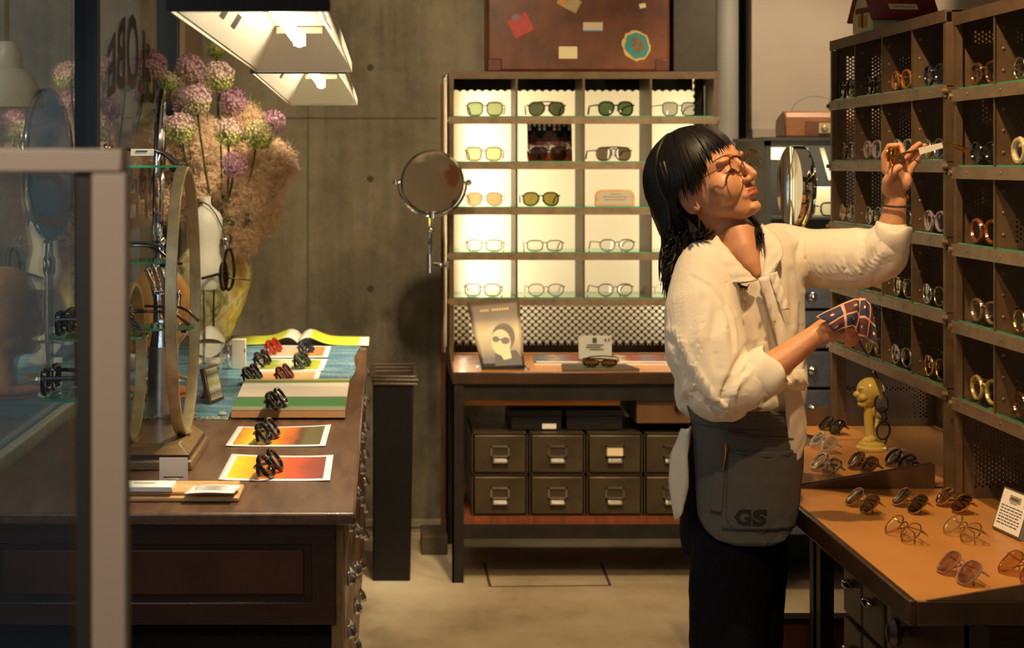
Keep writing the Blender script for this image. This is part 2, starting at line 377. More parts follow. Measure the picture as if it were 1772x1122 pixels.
# ------------------------------------------------------------------ near glass partition
FR = mat('greige_frame_paint', S(146,130,114), .55); DKF = mat('dark_gasket', S(26,24,20), .6)
pt = thing('glass_partition', 'low glass partition with greige frame, out of focus nearest the camera', 'partition', (-.25,1.5,0))
gp = MB(); gp.box((-.262,1.485,0), (-.232,1.515,1.473)); obj('post', gp, FR, pt, world=True, bevel=.002)
obj('gasket', MB().box((-.276,1.488,0), (-.262,1.512,1.473)), DKF, pt, world=True)
obj('rail', MB().box((-.55,1.483,1.473), (-.235,1.517,1.494)), FR, pt, world=True, bevel=.002)
obj('pane', MB().box((-.55,1.498,0.0), (-.276,1.502,1.473)), thin('partition_glass', (.90,.93,.94), .05), pt, world=True)

# ------------------------------------------------------------------ eyewear generator
def outline(style, w, h, n=26):
    pts = []
    for k in range(n):
        a = 2*PI*k/n; c, s_ = math.cos(a), math.sin(a)
        e = {'round': 2.0, 'panto': 2.5, 'square': 3.6, 'aviator': 2.8, 'shield': 2.9}.get(style, 2.5)
        x = math.copysign(abs(c)**(2/e), c)*w/2; z = math.copysign(abs(s_)**(2/e), s_)*h/2
        if style in ('aviator', 'shield') and z < 0: x = x*(1-.16*(-z/(h/2)))+.05*w*(-z/(h/2))
        if style == 'panto' and z < 0: x *= 1-.14*(-z/(h/2))
        if style == 'square' and z < 0: x *= 1-.07*(-z/(h/2))
        pts.append((x, z))
    return pts
_gm = {}
def lensm(c, tr=None):
    k = ('l', c)
    if k not in _gm: _gm[k] = thin('lens_%d' % len(_gm), c, .05, rough=.02)
    return _gm[k]
def plastic(c, tr=0, var=0):
    k = ('p', c, tr, var)
    if k not in _gm: _gm[k] = mat('acetate_%d' % len(_gm), c, .16, 0, var=var, scale=90, trans=tr, coat=.3)
    return _gm[k]
def metalm(c):
    k = ('m', c)
    if k not in _gm: _gm[k] = mat('wire_%d' % len(_gm), c, .2, 1)
    return _gm[k]
CLEAR = (.93,.94,.92)
def glasses(name, label, cat, loc, rz=0, style='square', fm=None, lens=CLEAR, W_=.144, lw=.055, lh=.044, r=.0028, folded=False, tilt=0, group=None,
            double=False, tm=None, rest=True, spread=0, extra=None, tip=None, M=None, brow=None):
    """frame front in the xz plane facing -y, temples to +y (or folded behind)"""
    fm = fm or plastic(S(24,20,18)); tm = tm or fm; lm = lensm(lens)
    cx = W_/2-lw/2-.006; rim = MB(); lensb = []
    wire = r < .0018
    for sgn in (-1, 1):
        o_ = [(x*(1 if sgn > 0 else -1)+sgn*cx, z+lh/2+r) for x, z in outline(style, lw, lh)]
        wrap = lambda x: .10*max(0, abs(x)-.02)**1.0*.6
        rim.tube([(x, wrap(x), z) for x, z in o_], r, 6, closed=True, ref=(0,1,0), d=r*1.25)
        lb = MB(); c0 = lb.add([(sgn*cx, wrap(cx)-.002, lh/2+r)]+[(x, wrap(x), z) for x, z in o_], [(0, 1+k, 1+(k+1) % len(o_)) for k in range(len(o_))]); lensb.append(lb)
        # hinge block
        rim.tube([(sgn*(cx+lw/2-.001), wrap(cx+lw/2), lh*.80), (sgn*(W_/2), wrap(W_/2)+.001, lh*.82)], max(r, .0014), 6)
        # nose pad
        rim.tube([(sgn*(cx-lw/2+.002), .001, lh*.55), (sgn*(cx-lw/2-.001), .007, lh*.48), (sgn*(cx-lw/2), .008, lh*.36)], max(.0011, r*.5), 5)
    zb = lh*.74; ib = cx-lw/2
    if style == 'shield': zb = lh*.9
    rim.tube([(-ib-.001, 0, zb), (-ib*.4, -.001, zb+.004), (ib*.4, -.001, zb+.004), (ib+.001, 0, zb)], max(r*.9, .0012), 6)
    if double or style in ('shield',): rim.tube([(-cx*.75, 0, lh+r*1.6), (0, -.001, lh+r*1.8), (cx*.75, 0, lh+r*1.6)], max(r*.8, .0012), 6)
    temples = []
    tr_ = max(r*.9, .0012) if not wire else .0012
    for sgn in (-1, 1):
        tb = MB(); hx = sgn*(W_/2); hy = .006; hz = lh*.82
        if not folded:
            sp = sgn*spread
            tb.tube([(hx, hy, hz), (hx+sp*.5, hy+.05, hz), (hx+sp*.8, hy+.095, hz-.001), (hx+sp*.9-sgn*.004, hy+.115, hz-.008), (hx+sp*.9-sgn*.008, hy+.140, hz-.030)], [tr_, tr_, tr_, tr_*1.1, tr_*1.2], 6, ref=(1,0,0) if False else None)
        else:
            yy = hy+.004+(.006 if sgn > 0 else 0); dz = .006 if sgn > 0 else -.002
            tb.tube([(hx, hy, hz), (hx-sgn*.006, yy+.003, hz+dz*.2), (hx-sgn*.06, yy+.005, hz+dz-.002), (hx-sgn*.098, yy+.004, hz+dz-.006), (hx-sgn*.126, yy+.003, hz+dz-.024)], [tr_, tr_, tr_, tr_*1.1, tr_*1.25], 6)
        temples.append(tb)
    if M is not None: base = thing(name, label, cat, loc, M.to_euler(), group)
    else:
        R = Matrix.Rotation(rz, 4, 'Z') @ Matrix.Rotation(tilt, 4, 'X')
        low = min((R @ v).z for mb in [rim]+lensb+temples for v in mb.v) if rest else 0
        base = thing(name, label, cat, Vector(loc)-Vector((0,0,low-.0004)) if rest else loc, R.to_euler(), group)
    obj('frame', rim, fm, base)
    for lb in lensb: obj('lens', lb, lm, base)
    for tb in temples: obj('temple', tb, tm, base)
    if brow:
        bb = MB()
        for sgn in (-1, 1):
            o_ = [(x*(1 if sgn > 0 else -1)+sgn*cx, z+lh/2+r) for x, z in outline(style, lw, lh) if z > lh*.18]
            o_.sort(); bb.tube([(x, -.001+.06*max(0, abs(x)-.02), z+.001) for x, z in o_], .0026, 6)
        obj('brow_bar', bb, brow, base)
    return base

# ------------------------------------------------------------------ sorter shelving (three alike)
SHZ = [1.656-.169*i for i in range(5)]
ZB = .745                                            # bench height
def sorter(label, loc, rz, Wd, lit, dz=0):
    D = .29; top = 1.824-ZB+dz; t_ = thing('pigeonhole_shelf', label, 'shelf', loc, (0,0,rz)); cw = Wd/4
    c = MB(); c.box((0,0,top-.004), (Wd,D,top)); c.box((-.002,-.004,top-.026), (Wd+.002,.0,top+.001))
    obj('top_panel', c, STEEL, t_)
    for x in (0, Wd):
        s_ = MB(); sx = 1 if x == 0 else -1
        s_.perf((x,0.012,0), (0,1,0), (0,0,1), D-.012, top, .03, .012, .02, .03); obj('side_panel', s_, STEEL, t_, smooth=0)
        obj('upright', MB().box((x-(.0 if x == 0 else .016),-.002,0), (x+(.016 if x == 0 else 0),.012,top-.026)), STEEL, t_)
    zs = [z-ZB+dz for z in SHZ]; rv = MB()
    for i, z in enumerate(zs):
        b_ = MB(); b_.box((0,0,z-.003), (Wd,D-.004,z-.001)); b_.box((-.004,-.006,z-.026), (Wd+.004,-.001,z)); obj('shelf_board', b_, STEEL_L, t_)
        for k in range(5): rv.ell((Wd*(k+.5)/5, -.0065, z-.012), (.0035,.002,.0035), 8, 4)
        for x in (-.004, Wd+.004): rv.cyl((x,-.012,z-.013), (x,.0,z-.013), .006, 8)
        zt = (top-.026) if i == 0 else zs[i-1]-.026
        for k in range(4):
            g = MB(); g.box((k*cw+.004,.001,z), (k*cw+cw-.004,D-.012,z+.004)); o = obj('glass_shelf', g, [GLASS_G, GLASS_EDGE], t_, smooth=0)
            for p in o.data.polygons:
                if abs(p.normal.y) > .9: p.material_index = 1
        for k in range(1, 4):
            if not lit:
                d_ = MB(); d_.perf((k*cw,0,z-.001), (0,1,0), (0,0,1), D-.006, zt+.024-z, .042, .02, .012, .014)
            else: d_ = MB(); d_.box((k*cw-.001,0,z-.001), (k*cw+.001,D-.006,zt+.024))
            d_.box((k*cw-.004,-.0015,z-.001), (k*cw+.004,.0,zt+.024)); obj('divider', d_, STEEL, t_, smooth=0)
            if not lit:
                for q in range(3): rv.ell((k*cw+.001, .018, z+.03+q*.045), (.0012,.0035,.0035), 8, 4)
    o = obj('rivets', rv, STEEL_L, t_); o['kind'] = 'stuff'
    pb = MB()
    if lit:
        pb.perf((0,D,0), (1,0,0), (0,0,1), Wd, zs[4]-.003, .014, .014, .03, .006, .0142, .0262, .0074, 10)
        # cut sheet above: strips whose inner edge keeps the half holes
        def scallop(x0, x1, z0, z1, side):
            if side in 'lr':
                n = int((z1-z0)/.0262); e = []
                for q in range(n*8+1):
                    ph = (q % 8)/8; zz = z0+(z1-z0)*q/(n*8); dx = .0075*abs(math.sin(PI*ph)); e.append(((x1-dx) if side == 'l' else (x0+dx), zz))
                ed = [(x0 if side == 'l' else x1, z1), (x0 if side == 'l' else x1, z0)]
            else:
                n = int((x1-x0)/.0284); e = []
                for q in range(n*8+1):
                    ph = (q % 8)/8; xx = x0+(x1-x0)*q/(n*8); e.append((xx, z0+.008*abs(math.sin(PI*ph))))
                ed = [(x1, z1), (x0, z1)]
            pts = e+ed; pb.add([(x, D, z) for x, z in pts], [tuple(range(len(pts)))])
        scallop(0, .022, zs[4], top, 'l'); scallop(Wd-.042, Wd, zs[4], top, 'r'); scallop(.022, Wd-.042, top-.062, top, 't')
    else:
        pb.perf((0,D,0), (1,0,0), (0,0,1), Wd, top, .014, .014, .02, .02)
    obj('back_panel', pb, STEEL if not lit else IRON, t_, smooth=0)
    return t_
BOARDM, t, b, out = nt('translucent_white_board'); t.nodes.remove(b)
tl = node(t, 'ShaderNodeBsdfTranslucent'); tl.inputs[0].default_value = (.95,.93,.86,1); df = node(t, 'ShaderNodeBsdfDiffuse'); df.inputs[0].default_value = (.85,.82,.72,1)
mx = t.nodes.new('ShaderNodeMixShader'); mx.inputs[0].default_value = .35; t.links.new(tl.outputs[0], mx.inputs[1]); t.links.new(df.outputs[0], mx.inputs[2]); t.links.new(mx.outputs[0], out.inputs[0])
XB, YB = .232, 6.24
back = sorter('tall steel pigeonhole shelf with glowing white back behind the woman', (XB,YB,ZB+.0015), 0, 1.0, True)
obj('back_board', MB().box((.004,.296,SHZ[4]-ZB-.002), (.996,.299,1.824-ZB-.012)), BOARDM, back, smooth=0)
obj('light_box', MB().box((-.01,.50,.0), (1.01,.51,1.085)).box((-.01,.31,0), (-.004,.50,1.085)).box((1.004,.31,0), (1.01,.50,1.085)).box((-.01,.31,1.075), (1.01,.50,1.085)), WHITE, back, smooth=0)
XR = 1.248
unit1 = sorter('brown perforated steel pigeonhole shelf the woman reaches toward, farther of two', (XR,4.71,ZB+.0015), -PI/2, .97, False)
unit2 = sorter('brown perforated steel pigeonhole shelf cut by the right picture edge, nearer of two', (XR,3.685,ZB+.0015), -PI/2, .97, False, -.0135)
# white lit wall strip behind the right shelves
lamp('AREA', 'shelf_backlight', (1.72,4.6,1.25), 5.5, TUBE, (1.5,4.65,1.25), .1, .9)
lamp('AREA', 'shelf_backlight', (1.74,3.9,1.25), 2.4, TUBE, (1.5,3.9,1.25), 1.0, .9)
lamp('AREA', 'shelf_backlight', (1.74,3.1,1.25), 2.0, TUBE, (1.5,3.1,1.25), 1.0, .9)

# ------------------------------------------------------------------ benches under the shelving
LEATH = mat('tan_bench_top', S(182,126,66), .42, var=.14, scale=5, coat=.1)
EDGE = mat('worn_dark_edge', S(66,46,30), .35, .15, var=.45, scale=9, coat=.3)
def bench(label, loc, rz, Wd, topm, inset=.006):
    """local: x along the front, y depth from the front edge (0) to the back, z up"""
    D = .66; t_ = thing('workbench', label, 'workbench', loc, (0,0,rz)); z = ZB
    obj('bench_top', MB().box((.004,.012,z-.03), (Wd-.004,D,z)), topm, t_)
    obj('edge_trim', MB().box((0,0,z-.042), (Wd,.014,z+.001)).box((0,.014,z-.042), (.006,D,z+.0005)).box((Wd-.006,.014,z-.042), (Wd,D,z+.0005)), EDGE, t_, bevel=.006)
    for x in (.0, Wd-.006):
        sb = MB(); yb_ = D-.296 if inset > .05 else .314; sb.prism([(.03,0),(yb_,.055),(yb_,0)], .006, Matrix(((0,0,1,x),(1,0,0,0),(0,1,0,z+.0006),(0,0,0,1)))); obj('side_board', sb, STEEL, t_)
    for x in (0, Wd-.04):
        for y in (inset, D-.05):
            obj('leg', MB().box((x,y,0), (x+.04,y+.006,z-.042)).box((x+(0 if x == 0 else .034),y,0), (x+(.006 if x == 0 else .04),y+.04,z-.042)), IRON, t_)
    obj('apron_rail', MB().box((.04,inset+.008,z-.10), (Wd-.04,inset+.014,z-.042)), IRON, t_)
    return t_
XR0 = XR+.29-.66
bb = bench('orange-topped steel workbench under the glowing back shelf', (.2306,5.92,0), 0, 1.02, OAK)
b1 = bench('tan-topped workbench beneath the farther perforated shelf', (XR0,4.715,0), -PI/2, .895, LEATH, .095)
b2 = bench('tan-topped workbench with dark worn edge at the lower right corner', (XR0,3.805,0), -PI/2, .985, LEATH, .095)
bx = bb.location.x
obj('drawer_board', MB().box((.045,.03,.662), (.64,.3,.672)).box((.045,.06,.62), (.6,.3,.66)), [OAK], bb)
ls = MB().box((.03,.02,.205), (1.0,.60,.233)); obj('lower_shelf', ls, RED_W, bb)
obj('lower_rail', MB().box((.03,.012,.155), (1.0,.02,.205)), IRON, bb)
dw = MB().box((.655,.03,.56), (.98,.5,.69)); d_ = obj('drawer', dw, mat('brown_drawer_wood', S(96,66,36), .5, var=.3, scale=5), bb, bevel=.003)
obj('knob', MB().ell((.80,.02,.62), .014), IRON, d_)

# steel index drawers on the lower shelf
STEELD = mat('olive_drawer_steel', S(74,63,44), .42, .35, var=.35, scale=9, bump=.03)
def index_drawer(i, j):
    x = P(815.5+99.5*i, 0, 5.935).x+.003; w = .198; z0 = .2335+.1475*(1-j); h = .146
    pos = ('leftmost','second from left','third from left','rightmost, beside the woman')[i]
    o = thing('index_drawer', 'olive steel index drawer, %s in the %s row under the bench' % (pos, ('upper','lower')[j]), 'drawer', (x,5.935,z0), group='steel index drawers under the bench')
    c = MB(); c.box((0,.012,0), (w,.40,.004)); c.box((0,.012,h-.004), (w,.40,h)); c.box((0,.012,0), (.004,.40,h)); c.box((w-.004,.012,0), (w,.40,h)); c.box((0,.39,0), (w,.40,h))
    obj('casing', c, STEELD, o); f = obj('drawer_front', MB().box((.008,.004,.007), (w-.008,.02,h-.007)), STEELD, o, bevel=.004)
    hb = MB(); hb.box((w/2-.034,0,h*.42), (w/2+.034,.004,h*.46)); hb.box((w/2-.034,0,h*.66), (w/2+.034,.004,h*.70)); hb.box((w/2-.034,0,h*.42), (w/2-.028,.004,h*.70)); hb.box((w/2+.028,0,h*.42), (w/2+.034,.004,h*.70))
    obj('label_holder', hb, SILVER, f)
    if (i, j) == (2, 0): obj('label_card', MB().box((w/2-.028,.002,h*.46), (w/2+.028,.004,h*.66)), CARD, f)
    G = [[Vector((w/2-.028+.056*k/6, .004-.018*math.sin(PI*q/4*.9), h*.42-.002-.02*q/4)) for k in range(7)] for q in range(5)]
    obj('handle', MB().grid(G, False), SILVER, f, solid=.002)
for i in range(4):
    for j in range(2): index_drawer(i, j)
# dark boxes on top of them
for k, (u0, u1, lab) in enumerate(((884,972,'flat black box with a white label lying on the index drawers'), (980,1078,'second flat black box with a dark label, right of the white-labelled one'))):
    a, c = P(u0,751,6.0), P(u1,716,6.0); o = thing('storage_box', lab, 'box', ((a.x+c.x)/2, 6.0, .528)); w = (c.x-a.x)/2
    obj('box_body', MB().box((-w,0,0), (w,.3,.05)), BLACK, o, bevel=.004); obj('lid', MB().box((-w-.003,-.004,.05), (w+.003,.304,.072)), BLACK, o, bevel=.003)
    obj('label_plate', MB().box((w-.07,-.003,.006), (w-.02,.001,.024)), PAPER if k == 0 else IRON, o)
mono('wooden_post', MB().box((.212,6.58,0), (.226,6.62,1.80)), RED_W, 'red-brown wooden post standing left of the glowing shelf', 'post', bevel=.002)
mono('wooden_block', MB().box((.13,6.35,0), (.229,6.56,.07)), mat('dark_block', S(70,56,36), .7, var=.2), 'low dark wooden block on the floor at the foot of the post', 'block', bevel=.003)
# ------------------------------------------------------------------ eyewear on the glowing shelf
TORT = plastic(S(92,52,20), .25, .6); DTORT = plastic(S(48,30,16), .2, .5); BLK = plastic(S(16,15,15)); HONEY = plastic(S(206,168,84), .5); NAVY = plastic(S(26,30,52))
GREYP = plastic(S(96,92,86), .3); REDP = plastic(S(196,44,22), .35); RUBY = plastic(S(128,18,18), .3); OLIVE = plastic(S(46,54,30), .2); CREAM = plastic(S(206,190,146), .2); CLEARP = plastic(S(222,214,196), .7)
AMBER = plastic(S(190,120,30), .4); LILAC = plastic(S(196,170,176), .5)
GW = metalm(S(206,164,88)); SW = metalm(S(196,190,180)); BW = metalm(S(70,60,50))
G1, G2, BR, GY, OL = (.32,.40,.22), (.10,.13,.08), (.28,.20,.12), (.45,.45,.42), (.30,.26,.06)
DK = (.05,.045,.045); SMK = (.20,.17,.16)
shelf_items = [  # u, row, label, kwargs
 (839,0,'pale tortoise square sunglasses with green lenses, top left cubby of the glowing shelf','sunglasses',dict(style='square',fm=plastic(S(150,120,62),.3,.4),lens=G1)),
 (946,0,'double-bridge tortoise sunglasses with dark green lenses, top row of the glowing shelf','sunglasses',dict(style='aviator',fm=TORT,lens=G2,double=True)),
 (1066,0,'large black sunglasses with green lenses, top row of the glowing shelf','sunglasses',dict(style='aviator',fm=BLK,lens=(.12,.19,.10),lh=.050,lw=.058,r=.0032)),
 (1176,0,'thin black sunglasses with pale grey lenses, top right cubby of the glowing shelf','sunglasses',dict(style='square',fm=BLK,lens=GY,r=.002)),
 (837,1,'clear yellow sunglasses with pale green lenses, second row of the glowing shelf','sunglasses',dict(style='square',fm=HONEY,lens=(.50,.56,.34))),
 (950,1,'brown sunglasses standing in front of the racing picture on the glowing shelf','sunglasses',dict(style='square',fm=DTORT,lens=(.16,.09,.06))),
 (1062,1,'wide brown shield sunglasses, second row of the glowing shelf','sunglasses',dict(style='shield',fm=plastic(S(66,52,36),.2,.3),lens=(.20,.15,.09),lh=.048,lw=.060)),
 (838,2,'pale champagne sunglasses with fading brown lenses, third row of the glowing shelf','sunglasses',dict(style='aviator',fm=CLEARP,lens=(.46,.34,.20),r=.002)),
 (936,2,'black and yellow aviator sunglasses with olive lenses, third row of the glowing shelf','sunglasses',dict(style='aviator',fm=BLK,lens=OL,lh=.048)),
 (838,3,'black-bridged clear eyeglasses, fourth row first cubby of the glowing shelf','eyeglasses',dict(style='square',fm=plastic(S(40,38,34)),r=.0019,lh=.040)),
 (943,3,'slim dark grey eyeglasses, fourth row second cubby of the glowing shelf','eyeglasses',dict(style='square',fm=plastic(S(52,46,38)),r=.0018,lh=.038)),
 (1068,3,'black panto eyeglasses, fourth row third cubby of the glowing shelf','eyeglasses',dict(style='panto',fm=BLK,r=.0019,lh=.042)),
 (835,4,'black square eyeglasses, bottom row first cubby above the leaning picture book','eyeglasses',dict(style='square',fm=BLK,r=.002)),
 (945,4,'thin grey eyeglasses, bottom row second cubby of the glowing shelf','eyeglasses',dict(style='panto',fm=GREYP,r=.0017)),
 (1065,4,'tortoise panto eyeglasses, bottom row third cubby of the glowing shelf','eyeglasses',dict(style='panto',fm=TORT,r=.0021)),
 (1162,4,'silver wire eyeglasses half hidden behind the woman, bottom row of the glowing shelf','eyeglasses',dict(style='round',fm=SW,r=.0013,lh=.044)),
]
for u, row, lab, nm, kw in shelf_items:
    Y = 6.285 if nm == 'sunglasses' else 6.28
    if 'racing' in lab: Y = 6.262
    z = SHZ[row]+.0058
    kw.setdefault('lh', .049 if nm == 'sunglasses' else .044); kw.setdefault('lw', .058)
    glasses(nm, lab, nm, (P(u,0,Y).x, Y, z), rz=(.18 if u > 1000 else (-.12 if u < 860 else .02)), group='eyewear on the glowing shelf', **kw)
# racing picture leaning in the second row
pic = MB(); a, c = P(913,283,6.36), P(990,213,6.36)
pic.grid([[Vector((x, 6.352+.03*q/4, SHZ[1]+.006+.148*q/4)) for x in (a.x, (a.x+c.x)/2, c.x)] for q in range(5)])
RACE = uvprint('racing_print', [(.0,S(150,52,34)),(.22,S(60,44,42)),(.3,S(196,190,176)),(.42,S(40,36,36)),(.5,S(150,60,46)),(.6,S(120,110,104)),(.7,S(34,30,30)),(1,S(26,22,22))], .9, 5, axis=1)
rp = mono('picture_card', pic, RACE, 'racing picture with film perforations leaning behind sunglasses on the glowing shelf', 'picture', solid=.002)
dots = MB()
for k in range(9):
    for q in range(2):
        if (k*q) % 3 != 1: x = a.x+(c.x-a.x)*(k+.5)/9; zz = SHZ[1]+.006+.148*(.93-.10*q); dots.prism([(-.005,-.006),(.005,-.006),(.005,.006),(-.005,.006)], .001, Matrix.Translation((x, 6.352+.03*(zz-SHZ[1])/.148-.003, zz)) @ Matrix.Rotation(PI/2, 4, 'X'))
obj('film_dots', dots, PAPER, rp, smooth=0)
pq = thing('wooden_plaque', 'pale wooden framed plaque with rounded top, third row of the glowing shelf', 'plaque', (P(1063,0,6.29).x, 6.29, SHZ[2]+.006))
arch = lambda w, h, r: [(-w,0),(w,0),(w,h-r)]+[(w-r+r*math.cos(a), h-r+r*math.sin(a)) for a in (.4,.8,1.2,PI/2)]+[(-w+r-r*math.sin(a), h-r+r*math.cos(a)) for a in (.01,.4,.8,1.2)]+[(-w,h-r)]
MX = Matrix.Rotation(PI/2, 4, 'X')
obj('wood_frame', MB().prism(arch(.073,.062,.025), .02, MX), PALEW, pq, bevel=.002)
obj('plate', MB().prism([(x*.86, .006+z*.80) for x, z in arch(.073,.062,.025)], .0215, MX), mat('grey_plate', S(176,164,144), .5), pq)
pt_ = MB(); 
for k, w in enumerate((.02,.045,.04)): pt_.box((-w,-.0222,.044-.010*k), (w,-.0214,.0465-.010*k))
obj('plate_text', pt_, mat('plate_ink', S(130,118,100), .7), pq, smooth=0)

# ------------------------------------------------------------------ on the orange bench
# leaning picture book in an acrylic stand
bkp = [P(834,633,6.02), P(908,630,6.02), P(898,512,6.16), P(808,520,6.16)]
bk = thing('picture_book', 'picture book with a monochrome portrait cover leaning on the orange bench', 'book', (P(870,632,6.02).x, 6.02, ZB))
def quad_grid(q, n=12, off=0):
    nn = (q[1]-q[0]).cross(q[3]-q[0]).normalized()
    return [[(q[0]*(1-i/n)+q[1]*(i/n))*(1-j/n)+(q[3]*(1-i/n)+q[2]*(i/n))*(j/n)+nn*off for i in range(n+1)] for j in range(n+1)]
BOOKC = uvprint('monochrome_cover', [(0,S(52,44,38)),(.12,S(60,50,42)),(.28,S(150,134,104)),(.5,S(196,182,142)),(.62,S(168,152,116)),(.72,S(110,96,74)),(.8,S(90,76,58)),(1,S(96,80,62))], .14, 3, axis=1)
dz = Vector((0,0,ZB-bkp[0].z+.004)); bkp = [p+dz for p in bkp]
cov = MB().grid(quad_grid(bkp)); obj('cover', cov, BOOKC, bk, world=True, solid=.003)
pg = MB(); nn = (bkp[1]-bkp[0]).cross(bkp[3]-bkp[0]).normalized(); back4 = [p-nn*.016 for p in bkp]
pg.loft([[p-nn*.002 for p in bkp], back4]); obj('pages', pg, mat('blue_spine', S(40,84,140), .5), bk, world=True)
def onq(q, x, y, off=-.002): p = (q[0]*(1-x)+q[1]*x)*(1-y)+(q[3]*(1-x)+q[2]*x)*y; return p+nn*(-off)
def blob(q, pts, off): return MB().add, [onq(q, x, y, off) for x, y in pts]
def patch(mb, q, pts, off): mb.add([onq(q, x, y, off) for x, y in pts], [tuple(range(len(pts)))])
el = lambda cx_, cy_, rx, ry, n=20, rot=0: [(cx_+rx*math.cos(2*PI*k/n)*math.cos(rot)-ry*math.sin(2*PI*k/n)*math.sin(rot), cy_+rx*math.cos(2*PI*k/n)*math.sin(rot)+ry*math.sin(2*PI*k/n)*math.cos(rot)) for k in range(n)]
f1 = MB(); patch(f1, bkp, [(.32,.02),(.95,.02),(.94,.10),(.84,.24),(.36,.20)], -.002); obj('print_jacket', f1, mat('print_dark', S(48,42,38), .5), bk, world=True, smooth=0)
f1 = MB(); patch(f1, bkp, el(.60,.43,.25,.205,rot=.3), -.0024); obj('print_hair', f1, mat('print_grey', S(88,76,60), .5), bk, world=True, smooth=0)
f1 = MB(); patch(f1, bkp, el(.53,.36,.215,.19,rot=.35), -.0028); patch(f1, bkp, [(.44,.24),(.70,.28),(.72,.12),(.54,.10)], -.0027); obj('print_face', f1, mat('print_light', S(206,194,152), .5), bk, world=True, smooth=0)
f1 = MB(); patch(f1, bkp, el(.43,.41,.075,.045), -.0032); patch(f1, bkp, el(.63,.38,.095,.052), -.0032); patch(f1, bkp, [(.46,.40),(.60,.38),(.60,.40),(.46,.425)], -.0032); obj('print_shades', f1, mat('print_black', S(40,34,30), .4), bk, world=True, smooth=0)
f1 = MB()
for k in range(4): patch(f1, bkp, [(.22+.045*k,.835),(.25+.045*k,.835),(.25+.045*k,.87),(.22+.045*k,.87)], -.0024)
for k in range(7): patch(f1, bkp, [(.44+.05*k,.835),(.475+.05*k,.835),(.475+.05*k,.87),(.44+.05*k,.87)], -.0024)
obj('title_letters', f1, mat('title_yellow', S(206,176,96), .5), bk, world=True, smooth=0)
ac = thing('acrylic_stand', 'clear acrylic book stand under the leaning picture book', 'stand', (P(870,640,5.98).x, 5.98, ZB))
a = P(826,0,5.99).x; c = P(916,0,5.99).x
obj('base', MB().box((a,5.965,ZB), (c,6.15,ZB+.003)).box((a,5.965,ZB+.003), (c,5.968,ZB+.016)), ACRYL, ac, world=True)
# magazines
def mags(u0, u1, v, lab, seed, n=2):
    for k in range(n):
        a = P(u0+4*k,v,6.30); c = P(u1-3*k,v,6.30); q = [Vector((a.x,6.14+.01*k,0)), Vector((c.x,6.13+.012*k,0)), Vector((c.x+.02,6.36,0)), Vector((a.x+.01,6.36,0))]
        o = thing('magazine', lab[k], 'magazine', ((a.x+c.x)/2, 6.25, ZB+.0075*k))
        z0 = ZB+.0075*k+.0005
        obj('pages', MB().loft([[p+Vector((0,0,z0)) for p in q], [p+Vector((0,0,z0+.006)) for p in q]]), PAPER, o, world=True)
        random.seed(seed+k); st = [(i/5, random.choice([S(210,196,170), S(150,56,40), S(110,116,140), S(70,58,50), S(190,150,110)])) for i in range(6)]
        obj('cover', MB().grid([[(q[0]*(1-i/6)+q[1]*i/6)*(1-j/4)+(q[3]*(1-i/6)+q[2]*i/6)*j/4+Vector((0,0,z0+.0066)) for i in range(7)] for j in range(5)]), uvprint('cover_print_%d' % (seed+k), st, .8, 3), o, world=True, smooth=0)
mags(918,1000,620,['magazine lying under the colourful one left of the price card','colourful magazine on the orange bench between the picture book and the price card'],11)
mags(1058,1145,616,['magazine lying under another right of the price card','topmost magazine on the orange bench nearest the woman'],31)
sl = thing('slate_tray', 'dark grey flat slate with sunglasses and a price card on the orange bench', 'tray', (P(1038,636,5.98).x, 6.0, ZB))
a, c = P(972,0,5.97).x, P(1106,0,5.97).x
obj('slate', MB().prism([(a,5.955),(c,5.955),(c-.03,6.10),(a+.012,6.10)], .010, Matrix.Translation((0,0,ZB))), mat('slate', S(74,66,56), .5, var=.2), sl, world=True, bevel=.002)
glasses('sunglasses', 'yellow-lensed black sunglasses lying on the grey slate by the price card', 'sunglasses', (P(1037,0,6.0).x, 5.995, ZB+.0105), style='aviator', fm=DTORT, lens=(.30,.22,.04), folded=True, tilt=.95, W_=.13)
pc = thing('price_card', 'white price card with a small flag in acrylic holder on the grey slate', 'card', (P(1030,600,6.08).x, 6.08, ZB+.010))
w = .062
obj('holder', MB().box((-w,-.002,0), (w,0,.105)).box((-w,-.002,0), (w,.03,.002)), ACRYL, pc)
obj('card', MB().box((-w+.002,.0005,.02), (w-.002,.0015,.104)), PAPER, pc)
tx = MB().box((-.010,-.003,.080), (.005,-.0022,.096))
for k, (x0, x1, z) in enumerate(((-.03,.03,.070),(-.035,.02,.062),(-.02,.03,.054))): tx.box((x0,-.003,z), (x1,-.0022,z+.0025))
obj('card_text', tx, INK, pc, smooth=0)
obj('flag_blue', MB().box((.034,-.003,.084), (.040,-.0022,.094)), mat('flag_blue', S(48,66,140), .6), pc, smooth=0); obj('flag_red', MB().box((.046,-.003,.084), (.052,-.0022,.094)), mat('flag_red', S(180,60,60), .6), pc, smooth=0)

